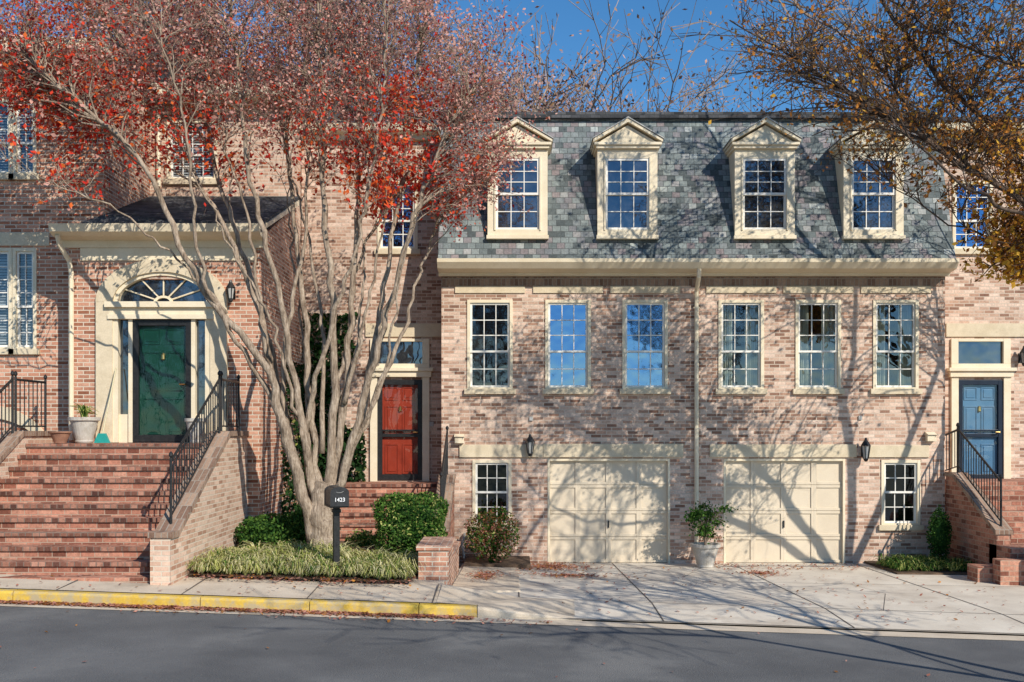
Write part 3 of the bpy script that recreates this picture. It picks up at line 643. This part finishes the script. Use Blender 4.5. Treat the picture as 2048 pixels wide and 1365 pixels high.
# ---------------- red maple
bx0,by0,bz0=-3.0,-4.0,.62
def st(tab,y1,r0,r1,y0=0):
    n=len(tab); return ([(bx0+(p[0]-650)*.008,by0+y0+(y1-y0)*(i/(n-1)),bz0+(1110-p[1])*.008) for i,p in enumerate(tab)],r0,r1)
stems=[
 st([(645,1120),(645,1060),(648,1000),(652,955)],0,.27,.18),
 st([(630,1080),(605,960),(575,850),(540,720),(455,620),(385,490),(325,350),(240,260),(130,170)],-.9,.11,.018,-.05),
 st([(625,1040),(590,900),(555,780),(525,640),(470,480),(425,350),(380,200),(330,40),(300,-80)],.7,.085,.016),
 st([(640,1020),(612,860),(590,740),(560,560),(520,400),(500,250),(480,60),(470,-80)],-.5,.08,.016),
 st([(645,1000),(620,800),(600,600),(580,420),(560,260),(560,40),(540,-90)],.9,.07,.016),
 st([(655,1010),(668,780),(665,560),(650,380),(650,200),(640,0),(650,-120)],-.2,.085,.016),
 st([(660,1010),(690,800),(700,600),(712,420),(710,260),(720,40),(740,-100)],.5,.075,.016),
 st([(668,1020),(700,900),(745,740),(785,600),(820,480),(855,380),(890,290),(960,190)],-.6,.08,.016),
 st([(672,1000),(715,860),(745,700),(770,560),(795,400),(815,250),(840,80),(880,-60)],.2,.07,.016),
 st([(600,930),(555,800),(490,680),(445,600),(425,500),(425,380),(410,260),(380,120)],-1.3,.055,.012),
 st([(690,930),(740,810),(790,690),(825,560),(850,480),(880,400),(960,330)],.9,.05,.011),
 st([(612,860),(645,720),(690,590),(730,450),(760,330),(780,180),(790,20)],-.9,.05,.011),
 st([(575,850),(570,700),(590,560),(605,450),(610,320),(605,150),(610,0)],.3,.05,.011),
 st([(540,720),(495,560),(440,440),(370,320),(300,180),(220,60),(160,-60)],1.0,.055,.012),
 st([(668,780),(690,680),(705,540),(745,420),(810,320),(880,220),(930,100)],1.1,.045,.011),
 st([(555,780),(535,690),(520,560),(495,420),(460,300),(430,160)],-.2,.045,.01),
 st([(690,800),(715,700),(740,600),(765,470),(780,380),(780,240)],-.3,.04,.01),
 st([(645,900),(645,700),(630,560),(600,420),(570,330),(540,180)],.6,.045,.01),
 st([(455,620),(400,550),(330,480),(260,430),(180,400)],-1.1,.03,.008),
 st([(635,980),(600,830),(570,700),(535,600),(490,520),(450,430),(400,350)],-.7,.04,.009),
 st([(660,950),(685,820),(710,700),(725,560),(725,480),(710,350)],.2,.04,.009),
 st([(700,900),(750,800),(780,720),(800,600),(830,480),(850,420)],-.8,.035,.009),
 st([(620,900),(610,790),(600,680),(575,500),(555,400),(560,300)],.9,.035,.009),
 st([(650,1060),(620,1100),(590,1122)],-.3,.13,.05), st([(650,1060),(690,1100),(712,1122)],-.4,.13,.05), st([(650,1060),(655,1105),(650,1130)],-.55,.13,.05),
]
def bl(px,py,rx,ry,rz,na,ntw,nl,sp,ls,w,y=0): return ((bx0+(px-650)*.008,by0+y,bz0+(1110-py)*.008),(rx,ry,rz),na,ntw,nl,sp,ls,w)
RED=[7,3,1.5,.7,.3]; MIX=[3,1.2,1,4,1.5]; HZ=[.7,.2,.3,7,3]
blobs=[
 bl(110,50,1.5,1.3,1.1,54,8,8,.6,.07,[5,2,1,4,1.5]), bl(110,210,1.2,1,.8,34,8,7,.55,.08,RED), bl(40,150,.9,1,1.1,26,8,7,.55,.075,[5,2,1,2,1]),
 bl(330,60,1.5,1.6,1.3,64,10,9,.6,.054,[1.3,.3,.4,7,3]), bl(520,40,1.4,1.6,1.3,60,10,9,.6,.054,HZ), bl(700,60,1.5,1.6,1.4,60,10,9,.6,.054,HZ),
 bl(880,110,1.2,1.4,1.0,48,10,9,.6,.054,HZ), bl(985,230,.7,1.2,.7,32,10,9,.42,.054,HZ), bl(360,170,1.7,1.4,.7,46,9,8,.6,.062,MIX),
 bl(560,200,1.4,1.2,.7,38,9,9,.55,.054,[1.2,.4,.4,6,3]), bl(240,240,1.2,1.0,.7,22,8,6,.55,.08,RED), bl(420,290,.9,.9,.35,13,8,6,.5,.08,RED),
 bl(720,220,1.2,1.3,.8,38,9,9,.55,.057,MIX), bl(840,200,.5,.7,.35,11,8,7,.45,.085,RED), bl(800,330,1.0,1.0,.45,22,9,7,.5,.08,RED),
 bl(740,400,.7,.8,.3,11,8,6,.4,.08,[4,6,1,.3,.2]), bl(890,350,.7,.9,.4,17,8,7,.45,.075,RED), bl(990,330,.45,.8,.55,24,9,9,.38,.054,[1,.5,.5,5,3]), bl(900,410,.5,.7,.3,10,8,7,.35,.06,MIX),
 bl(610,300,.9,.9,.4,10,8,6,.45,.075,RED), bl(190,340,.8,.7,.25,7,7,4,.45,.08,RED), bl(640,-110,3.6,2.0,1.0,40,8,6,.55,.06,HZ),bl(250,-90,2.4,1.8,.8,24,8,6,.55,.06,MIX)]
tree('maple_tree',(bx0,by0,bz0),'multi-stemmed red maple with pink seed haze beside brick steps',stems,blobs,bark,[L_red,L_redo,L_dred,L_pink,L_mauve],.005,wob=.025,lj=.13)
# ---------------- golden street tree, trunk just outside the frame
def r2(t,r0,r1): return (t,r0,r1)
stems=[r2([(11,-5.5,-.1),(10.95,-5.5,1.5),(10.8,-5.45,3.0),(10.6,-5.4,4.0)],.22,.17),
 r2([(10.6,-5.4,3.9),(9.4,-5.5,4.9),(8.0,-5.6,5.6),(6.7,-5.7,6.3),(5.6,-5.6,7.1),(4.4,-5.5,7.9),(3.2,-5.3,8.7)],.08,.010),
 r2([(10.6,-5.4,4.0),(9.2,-5.2,5.6),(7.7,-5.0,6.9),(6.6,-4.8,7.9),(5.9,-4.6,9.0),(5.2,-4.4,10.2),(4.4,-4.2,11.6)],.08,.010),
 r2([(10.6,-5.4,4.0),(9.6,-5.8,6.2),(8.3,-6.0,7.6),(7.2,-6.2,8.8),(6.4,-6.2,10.2),(6,-6.2,12)],.075,.010),
 r2([(10.6,-5.4,4.0),(10.6,-5.2,6.0),(10.0,-5.0,8.0),(9.2,-4.9,10),(8.3,-4.9,12),(7.8,-5,13.8)],.10,.015),
 r2([(10.6,-5.4,4.0),(11.6,-5.4,6.2),(12.4,-5.2,8.4),(12.8,-5,10),(12.6,-5,13)],.10,.015),
 r2([(10.3,-5.1,7.0),(10.8,-5.4,9.4),(10.6,-5.6,11.6),(10.2,-5.8,13.8)],.07,.015),
 r2([(8.0,-5.6,5.6),(6.9,-6.1,5.75),(6.0,-6.4,6.1),(5.2,-6.6,6.8),(4.5,-6.7,7.6)],.035,.009),
 r2([(6.7,-5.7,6.3),(6.0,-5.2,7.3),(5.3,-4.9,8.4),(4.3,-4.7,9.2)],.035,.008),
 r2([(7.7,-5.0,6.9),(6.3,-4.6,7.3),(5.0,-4.3,8.0),(3.8,-4.0,8.9)],.035,.008),
 r2([(8.3,-6.0,7.6),(7.0,-5.8,7.9),(5.8,-5.6,8.6),(4.8,-5.4,9.4)],.03,.008),
 r2([(9.4,-5.5,4.9),(8.4,-5.2,5.1),(7.6,-5.1,5.4),(6.6,-4.9,5.8),(5.7,-4.8,6.5)],.035,.008),
 r2([(9.0,-5.3,5.8),(7.9,-5.5,6.2),(6.9,-5.5,6.9),(6.2,-5.3,7.8)],.035,.008),
 r2([(10.8,-5.5,3.4),(11.2,-4.2,4.4),(11.0,-3.2,5.6),(10.4,-2.6,7.0),(9.9,-2.2,8.8)],.06,.010),
 r2([(10.6,-5.4,4.0),(9.0,-6.6,4.9),(8.1,-7.6,5.6),(7.5,-8.3,6.6)],.05,.010)]
W1=[2,4,3]; W2=[4,2,1]
blobs=[((4.3,-5.4,8.2),(1.5,1.0,1.0),55,8,2,.6,.068,W1),((5.8,-5.2,8.0),(1.5,1.2,1.2),75,8,3,.6,.068,W1),((7.0,-5.4,8.2),(1.3,1.4,1.4),65,8,4,.6,.072,W1),
 ((6.6,-5.3,6.7),(1.2,1.1,.6),48,8,3,.5,.072,W1),((7.5,-5.2,5.6),(.6,1.0,.45),34,8,6,.4,.085,W2),((7.6,-5.3,6.7),(.8,1.0,.8),44,8,5,.5,.08,[3,3,2]),
 ((5.2,-5.4,7.1),(1.0,.9,.4),22,8,2,.5,.07,W1),((10,-5.3,8.5),(2.5,2,1.8),70,7,1,.7,.09,W1),((7.3,-5.4,10.2),(2.8,1.5,1.0),80,7,1,.7,.09,W1),((8.5,-5.4,12.4),(3.6,1.8,1.4),100,8,1,.8,.1,W1),((7.3,-5.3,5.0),(.5,.6,.25),16,7,7,.32,.085,[6,1,.4]),
 ((8.8,-5.3,6.0),(1.2,1.5,.9),40,7,1,.6,.08,W1),((9.8,-3.0,7.4),(1.3,1.2,1.4),40,7,1,.6,.08,W1)]
tree('elm_tree',(11,-5.5,0),'street tree with sparse golden and brown autumn leaves over driveway',stems,blobs,bark2,[L_gold,L_or,L_brown],.007,wob=.02)
# ---------------- generic bare tree generator
def baretree(h,seed,leafn=0,ls=.1,spread=1.0,depth=6,minr=.009,tr_=.013,up=.03):
    rr=np.random.default_rng(seed); P0=[];P1=[];R0=[];R1=[];tips=[]; tb=MB()
    def grow(p,d,L,r,k):
        n=3; q=p
        for i in range(n):
            d=d+rr.normal(size=3)*.10; d[2]+=up; d=d/np.linalg.norm(d); e=q+d*L/n
            P0.append(q);P1.append(e);R0.append(r*(1-.3*i/n));R1.append(r*(1-.3*(i+1)/n)); q=e
            if k<=2: tips.append(q)
            if k<depth-0 and k>0 and i<n-1 and rr.random()<.75:
                s=np.cross(d,rr.normal(size=3)); s/=np.linalg.norm(s); grow(q,d*.7+s*.75*spread,L*.62,r*.5,k-1 if k>1 else 0)
        if k>0:
            for j in range(2+(rr.random()<.4)):
                s=np.cross(d,rr.normal(size=3)); s/=np.linalg.norm(s)
                grow(q,d+s*rr.uniform(.35,.75)*spread,L*rr.uniform(.68,.85),r*.66,k-1)
    grow(np.zeros(3),np.array([0,0,1.]),h*.28,h*tr_,depth)
    zmax=max(p[2] for p in P1); f=h/zmax
    P0=np.array(P0)*f;P1=np.array(P1)*f; tips=np.array(tips)*f
    R0=np.maximum(R0,minr);R1=np.maximum(R1,minr*.8)
    segs(tb,P0,P1,R0,R1)
    cb=None
    if leafn:
        cb=MB(); idx=rr.integers(0,len(tips),leafn); C=tips[idx]+rr.normal(size=(leafn,3))*.3; leaves(cb,C,ls,[1,1,1],.5)
    return tb,cb
protos=[]
for sd,ln,ls,mats,sp_,dp,mr in ((3,15000,.14,[B_mauve,B_mauve,B_pink],.85,5,.014),(8,2600,.17,[B_mauve,B_brown,B_pink],1.15,6,.010),(11,5000,.13,[B_brown,B_mauve,B_brown],1.0,6,.010)):
    tb,cb=baretree(18,sd,ln,ls,sp_,dp,mr,.010,.02)
    protos.append((tb,cb,mats))
first={}
places=[(0,-7.4,14,1.10,0),(0,-3.4,15,1.02,1.3),(0,-11,14,1.05,2.2),(1,2.7,15,.93,.4),(2,10.6,15,.92,.9),(2,15,16,1.05,2.9),(0,-15.5,17,1.2,.2)]
for (k,x,y,sc,rot) in places:
    lab=['tall bare tree with mauve seed haze behind the townhouses','bare autumn tree with hanging seed pods behind slate roof','tall tree with thin brown leaves behind the townhouses'][k]
    T=bpy.data.objects.new('bare_tree',None); COL.objects.link(T); T.location=(x,y,0); T.scale=(sc,)*3; T.rotation_euler=(0,0,rot)
    T['label']=lab; T['category']='tree'; T['group']='trees behind the townhouses'
    if k not in first:
        tb,cb,mats=protos[k]; a=tb.obj('trunk',[bark3]); b=cb.obj('crown',mats); first[k]=(a,b); a.parent=T; b.parent=T
    else:
        for o in first[k]:
            c=o.copy(); COL.objects.link(c); c.parent=T
# tree at the far road edge (casts branch shadows on the facades)
for (x,y,sc,rot,sd) in ((9.6,-16.0,.95,.6,21),):
    tb,cb=baretree(15,sd,900,.09,.95,6,.012,.008)
    T=thing('bare_tree',(x,y,-.1),'tall nearly bare street tree at the road edge','tree',group='street trees across the road'); T.scale=(sc,)*3; T.rotation_euler=(0,0,rot)
    a=tb.obj('trunk',[bark2]); a.parent=T; b=cb.obj('crown',[L_brown,L_or,L_brown]); b.parent=T
for (k,x,y,sc,rot) in ((0,-12,-42,.75,.3),(0,-3,-46,.8,1.9),(0,15,-45,.9,4.4),(0,-20,-44,.8,5.0)):
    T=bpy.data.objects.new('bare_tree',None); COL.objects.link(T); T.location=(x,y,-.2); T.scale=(sc,)*3; T.rotation_euler=(0,0,rot)
    T['label']='autumn tree standing beyond the far side of road'; T['category']='tree'; T['group']='street trees across the road'
    for o in first[k]:
        c=o.copy(); COL.objects.link(c); c.parent=T
# ------------------------------------------------------------ shrubs
def shrub(name,c,rad,n,ls,label,mats,w,boxy=2.0,core=True,cat='shrub',stemsN=0,shell=.35):
    mb=MB(); c=np.array(c,float); rad=np.array(rad,float)
    d=rdir(n); pw_=np.abs(d)**boxy; f=1/np.power(pw_.sum(1),1/boxy)
    bumpn=1+.08*np.sin(d[:,0]*7+c[0])*np.cos(d[:,2]*6)+.05*np.sin(d[:,1]*11+d[:,2]*9)
    C=c+d*f[:,None]*rad*(bumpn*(1-shell*rng.uniform(0,1,n)**1.6))[:,None]
    leaves(mb,C,ls,w,.55)
    if core:
        V=[];F=[];n1,n2=10,14
        for i in range(n1+1):
            for j in range(n2):
                th=math.pi*i/n1; ph=2*math.pi*j/n2; dd=np.array([math.sin(th)*math.cos(ph),math.sin(th)*math.sin(ph),math.cos(th)])
                ff=1/np.power((np.abs(dd)**boxy).sum(),1/boxy); V.append(tuple(c+dd*ff*rad*.68))
        for i in range(n1):
            for j in range(n2): F.append((i*n2+j,i*n2+(j+1)%n2,(i+1)*n2+(j+1)%n2,(i+1)*n2+j))
        mb.add(V,F,len(mats)-1)
    for i in range(stemsN):
        t=rdir(1)[0]; t[2]=abs(t[2])+.3; e=c+t*rad*.8; b=c-np.array([0,0,rad[2]])+np.array([rng.uniform(-.05,.05),rng.uniform(-.05,.05),-.05])
        mb.tube([b,(b+e)/2+rng.normal(size=3)*.04,e],[.01,.008,.004],4,len(mats)-1)
    return mb.obj(name,mats,label=label,category=cat)
shrub('boxwood_shrub',(-1.66,-3.6,1.12),(.56,.5,.50),10000,.05,'clipped dense green boxwood hedge beside brick planter wall',[L_grn,L_dgrn,L_ygrn,L_dgrn],[7,2,1],4.5,shell=.25)
shrub('yew_shrub',(-4.0,-3.3,.95),(.62,.55,.33),6000,.06,'low spreading dark green yew beside brick stair wall',[L_grn,L_dgrn,L_dgrn],[4,3],2.0,shell=.6)
shrub('yew_shrub',(-3.5,-2.6,1.0),(.5,.5,.30),3500,.06,'dark green yew behind the maple trunk',[L_grn,L_dgrn,L_dgrn],[3,3],2.0,shell=.6)
shrub('nandina_shrub',(-.38,-1.0,.70),(.52,.42,.50),4800,.052,'open reddish green shrub below the small window',[L_grn,L_brown,L_litter,L_ygrn,L_dgrn,L_dgrn],[4,2,2,.6,2],2.2,core=False,stemsN=14,shell=.7)
shrub('azalea_shrub',(-2.6,-2.6,.72),(.30,.3,.22),1200,.06,'small green shrub beside brick steps',[L_grn,L_ygrn,L_dgrn],[3,2],2,core=False,stemsN=8,shell=.8)
shrub('conifer_shrub',(8.25,-.7,.65),(.22,.22,.52),2200,.05,'small dark conifer against brick wall',[L_dgrn,L_grn,L_dgrn],[3,1],2,shell=.5)
mb=MB(); n=9000
u=rng.uniform(0,1,n); v=rng.uniform(0,1,n)
X=-4.35+1.30*u; Z=.6+4.5*v
keep=(u+.25*np.sin(Z*2.3)+.12*np.sin(Z*7)<1.0-.40*v)&(rng.uniform(0,1,n)<.75-.35*v)
X=X[keep];Z=Z[keep]; C=np.stack([X,.86-rng.uniform(0,1,len(X))**2*.35*(1.1-v[keep]),Z],1); leaves(mb,C,.10,[6,1.2,.15],.8)
n=1500; C=np.stack([-4.35+rng.uniform(0,.12,n),rng.uniform(-1.2,.9,n),.6+rng.uniform(0,1,n)**1.5*3.4],1); leaves(mb,C,.09,[5,1,.2],.8)
for i in range(6):
    xx_=-4.2+.16*i; mb.tube([(xx_,.82,.4),(xx_+.1*math.sin(i),.88,2),(xx_-.1,.88,3.6),(xx_+.05,.88,5.0-.2*i)],[.02,.015,.012,.006],5,3)
mb.obj('ivy_vine',[I_grn,L_dgrn,L_ygrn,bark2],label='dark green ivy climbing the brick wall corner',category='vine')
def grassy(name,rects,nclump,zf,mats,lbl):
    mb=MB(); 
    for (x0,x1,y0,y1,k) in rects:
        for _ in range(k):
            cx,cy=rng.uniform(x0,x1),rng.uniform(y0,y1); nb=22
            if math.hypot(cx+3,cy+4)<.42: continue
            cz=zf(cx,cy); a=rng.uniform(0,2*math.pi,nb); L=rng.uniform(.14,.40,nb)*rng.uniform(.7,1.15)
            for j in range(nb):
                dx_,dy_=math.cos(a[j]),math.sin(a[j]); w=.010; px,py=-dy_*w,dx_*w; q=[]
                for t,(rr_,hh) in enumerate(((.02,0),(.35,.75),(.75,.85),(1.05,.45))):
                    l=L[j]; ww=1-.28*t
                    x=cx+dx_*rr_*l; y=cy+dy_*rr_*l; z=cz+hh*l*.65
                    q+=[(x-px*ww,y-py*ww,z),(x+px*ww,y+py*ww,z)]
                mb.add(q,[(0,1,3,2),(2,3,5,4),(4,5,7,6)],int(rng.integers(0,len(mats))))
    return mb.obj(name,mats,label=lbl,category='grass',kind='stuff')
grassy('liriope_grass',[(-4.5,-1.5,-5.85,-5.0,330),(-4.4,-2.6,-5.0,-4.4,70),(-2.6,-1.5,-5.0,-4.7,24)],0,Gb,[L_ygrn,L_grn,L_straw,L_ygrn,L_straw],'arching yellow green border grass along the sidewalk')
grassy('liriope_grass',[(7.15,8.6,-1.5,-.5,120)],0,lambda x,y:Gd(x,y)+.03,[L_grn,L_ygrn,L_dgrn],'clump of green border grass below the small window')
mb=MB(); mb.box(7.05,8.66,-1.7,-.01,-.05,.06); mb.obj('planting_strip',[soil],kind='structure')
mb=MB(); mb.box(-.90,.35,-1.29,-.01,-.05,.16); mb.obj('planting_strip',[soil],kind='structure')
# ------------------------------------------------------------ fallen leaves
mb=MB(); C=[]
def scat(n,x0,x1,y0,y1,f,power=1,dz=.012):
    for _ in range(n):
        x=rng.uniform(x0,x1); y=y1-(y1-y0)*rng.uniform(0,1)**power; C.append((x,y,f(x,y)+dz+rng.uniform(0,.01)))
def pile(n,cx,cy,rx,ry,f,dz=.014):
    for _ in range(n):
        a=rng.uniform(0,6.28); r=abs(rng.normal())*.5; x=cx+math.cos(a)*r*rx; y=min(-.06,cy+math.sin(a)*r*ry); C.append((x,y,f(x,y)+dz+rng.uniform(0,.012)))
scat(4200,-9,-.5,-7.38,-7.2,lambda x,y:R(x)+.012,1.0)
scat(260,-5,0.5,-7.7,-7.35,lambda x,y:R(x)+.01,2)
scat(45,-9,9,-11,-7.5,lambda x,y:R(x)+.006)
pile(1500,.7,-.9,1.0,1.2,lambda x,y:Gd(x,y)+.015); pile(500,-.45,-3.4,.35,1.0,lambda x,y:.13+.17*(-y-1.3)/3.9+.03); pile(350,4.55,-1.8,.5,.5,lambda x,y:Gd(x,y)+.015)
pile(500,1.0,-2.6,1.2,.6,lambda x,y:Gd(x,y)+.015)
scat(380,.2,9,-7,-1,lambda x,y:Gd(x,y)+.015); scat(350,3.9,6.8,-1.2,-.2,lambda x,y:Gd(x,y)+.015)
scat(1000,7.0,9.4,-7.6,-7.0,lambda x,y:R(x)+.03,1)
scat(1300,-4.5,-1.4,-6.2,-5.3,Gl,1.4,.02); scat(160,-9,-1,-7,-6,Gl,1,.01); scat(900,-4.5,-1.5,-5,-2.5,Gb)
C=np.array(C); n=len(C)
a=rng.uniform(0,2*math.pi,n); tl=rng.normal(size=(n,2))*.25; s=rng.uniform(.016,.038,n)
ax=np.stack([np.cos(a),np.sin(a),tl[:,0]],1)*s[:,None]; bxv=np.stack([-np.sin(a),np.cos(a),tl[:,1]],1)*s[:,None]*.6
V=np.stack([C-ax,C+bxv,C+ax,C-bxv],1).reshape(-1,3); F=np.arange(n*4).reshape(n,4)
mb.v=list(map(tuple,V.tolist())); mb.f=list(map(tuple,F.tolist())); mb.m=rng.choice(4,n,p=[.55,.2,.15,.1]).tolist()
mb.obj('fallen_leaves',[L_litter,L_brown,L_mauve,L_or],label='scattered dry reddish brown leaves on kerb and driveway',category='leaves',kind='stuff')
# ------------------------------------------------------------ mailbox
X,Yb=-2.53,-5.6; zb=Gb(X,Yb)
T=thing('mailbox',(X,Yb,zb),'black post mailbox with white house number 1423','mailbox')
ang=math.radians(20)
mailblk=mat_noise('mailbox_black',(.022,.022,.024),(.04,.04,.042),20,.35,0)
def rotz(o):
    o.matrix_basis=Matrix.Translation((X,Yb,0))@Matrix.Rotation(ang,4,'Z')@Matrix.Translation((-X,-Yb,0))
m=MB(); m.box(X-.045,X+.045,Yb-.045,Yb+.045,zb-.1,1.575); m.box(X-.06,X+.06,Yb-.06,Yb+.06,zb-.02,zb+.14); m.box(X-.06,X+.06,Yb-.06,Yb+.06,1.49,1.54); m.box(X-.135,X+.135,Yb-.25,Yb+.24,1.575,1.60)
o=m.obj('post',[black],T,bevel=.006); rotz(o)
hw=.125; za=1.79
prof=[(X-hw,1.603)]+[(X-hw*math.cos(math.pi*i/14),za+.075*math.sin(math.pi*i/14)) for i in range(15)]+[(X+hw,1.603)]
m=MB(); m.ext(prof,Yb-.26,Yb+.24,'y'); big=[(X+(p[0]-X)*1.06,1.72+(p[1]-1.72)*1.05) for p in prof]; m.ext(big,Yb-.275,Yb-.25,'y'); m.ext(big,Yb+.22,Yb+.25,'y')
o=m.obj('mailbox_body',[mailblk],T); rotz(o)
m=MB(); m.box(X+.135,X+.140,Yb-.18,Yb-.155,1.62,1.80); m.ext([(Yb-.155,1.70),(Yb-.05,1.68),(Yb+.02,1.76),(Yb-.04,1.81),(Yb-.155,1.80)],X+.133,X+.139,'x'); o=m.obj('flag',[redpl],T); rotz(o)
def text(body,size,loc,parent,mat,name):
    cu=bpy.data.curves.new('t','FONT'); cu.body=body; cu.size=size; cu.extrude=.001; cu.align_x='CENTER'; cu.offset=.001
    t=bpy.data.objects.new('t',cu); COL.objects.link(t); bpy.context.view_layer.update()
    me=bpy.data.meshes.new_from_object(t); bpy.data.objects.remove(t)
    me.transform(Matrix.Translation(loc)@Matrix.Rotation(math.radians(90),4,'X')); me.materials.clear(); me.materials.append(mat)
    o=bpy.data.objects.new(name,me); COL.objects.link(o); par(o,parent); return o
o=text('1423',.078,(X,Yb-.278,1.665),T,letter,'house_number'); rotz(o)
m=MB(); m.tube([(X-.05,Yb-.278,1.800),(X-.02,Yb-.279,1.790),(X+.02,Yb-.279,1.793),(X+.055,Yb-.278,1.810)],.0025,5); o=m.obj('emblem',[greypl],T); rotz(o)
# ------------------------------------------------------------ pots, broom
def pot(name,x,y,z,r,h,mat,label,plant=None):
    T=thing(name,(x,y,z),label,'planter'); m=MB()
    m.lathe([(r*.55,z),(r*.62,z+h*.06),(r*.6,z+h*.12),(r*.9,z+h*.75),(r*.95,z+h*.85),(r*1.08,z+h*.87),(r*1.1,z+h),(r*.92,z+h),(r*.9,z+h*.9),(.01,z+h*.9)],x,y,24); m.obj('pot',[mat],T,smooth=False)
    if plant=='spiky':
        q=MB()
        for i in range(46):
            a=rng.uniform(0,6.28); L=rng.uniform(.2,.42); o_=rng.uniform(.3,.8)
            p=[(x+rng.uniform(-.05,.05),y+rng.uniform(-.05,.05),z+h*.9)]; p.append((x+math.cos(a)*L*.4*o_,y+math.sin(a)*L*.4*o_,z+h*.9+L*.6)); p.append((x+math.cos(a)*L*o_,y+math.sin(a)*L*o_,z+h*.9+L*rng.uniform(.3,.8)))
            q.tube(p,[.012,.01,.003],4,int(rng.integers(0,2)))
        q.obj('plant',[L_ygrn,L_grn],T)
    if plant=='tree':
        q=MB(); 
        for i in range(17):
            a=rng.uniform(0,6.28); rr_=rng.uniform(.08,.40); zz=rng.uniform(.1,.72); e=(x+math.cos(a)*rr_,y+math.sin(a)*rr_,z+h+zz)
            q.tube([(x,y,z+h*.85),(x+math.cos(a)*rr_*.3,y+math.sin(a)*rr_*.3,z+h+zz*.6),e],[.012,.009,.004],5,2)
            leaves_c=np.array(e)+rng.normal(size=(100,3))*np.array([.09,.09,.05]); leaves(q,leaves_c,.06,[3,2],.5)
        q.obj('plant',[L_grn,L_dgrn,bark3],T)
    return T
pot('stone_planter',3.72,-.75,0.03,.27,.46,potst,'weathered cast stone pot with small evergreen between garage doors','tree')
pot('stone_planter',-7.28,-2.98,2.455,.24,.44,potst,'round stone pot with trailing spiky plant on brick landing','spiky')
pot('terracotta_pot',-7.52,-3.35,2.455,.17,.2,terra,'small brown terracotta pot on brick landing')
pot('stone_urn',-5.38,-2.98,2.455,.17,.42,potst,'pale stone urn beside the green door')
T=thing('broom',(-6.86,-3.3,2.45),'broom with teal head leaning beside green door','broom')
m=MB(); m.tube([(-6.88,-3.2,2.6),(-6.84,-2.72,3.75)],.013,6); m.obj('handle',[straw],T)
m=MB(); m.ext([(-7.01,2.46),(-6.75,2.46),(-6.82,2.62),(-6.94,2.62)],-3.24,-3.18,'y'); m.obj('broom_head',[teal],T)
# ------------------------------------------------------------ light
el=math.radians(33); az=math.radians(36)
S=Vector((math.sin(az)*math.cos(el),-math.cos(az)*math.cos(el),math.sin(el)))
sun=bpy.data.lights.new('sun','SUN'); sun.energy=5.0; sun.angle=math.radians(.3); sun.color=(1,.93,.82)
so=bpy.data.objects.new('sun',sun); so.rotation_euler=(S).to_track_quat('Z','Y').to_euler(); so.location=(20,-30,30); COL.objects.link(so)
w=bpy.data.worlds.new('World'); scene.world=w; w.use_nodes=True; nt=w.node_tree
bg=nt.nodes['Background']; sky=nt.nodes.new('ShaderNodeTexSky'); sky.sky_type='NISHITA'; sky.sun_disc=False
sky.sun_elevation=el; sky.sun_rotation=math.pi-az; sky.altitude=1000; sky.air_density=1.0; sky.dust_density=.0; sky.ozone_density=3.0
hs=nt.nodes.new('ShaderNodeHueSaturation'); hs.inputs['Saturation'].default_value=1.25; hs.inputs['Hue'].default_value=.497
nt.links.new(sky.outputs[0],hs.inputs['Color']); nt.links.new(hs.outputs[0],bg.inputs['Color']); bg.inputs['Strength'].default_value=.15
scene.view_settings.view_transform='Standard'; scene.view_settings.look='None'; scene.view_settings.exposure=0
# ------------------------------------------------------------ camera
cam=bpy.data.cameras.new('camera'); cam.lens=35.16; cam.sensor_width=36; cam.shift_y=.0867; cam.clip_end=2000
co=bpy.data.objects.new('camera',cam); co.location=(0,-20,2.68); co.rotation_euler=(math.radians(90),0,0); COL.objects.link(co); scene.camera=co
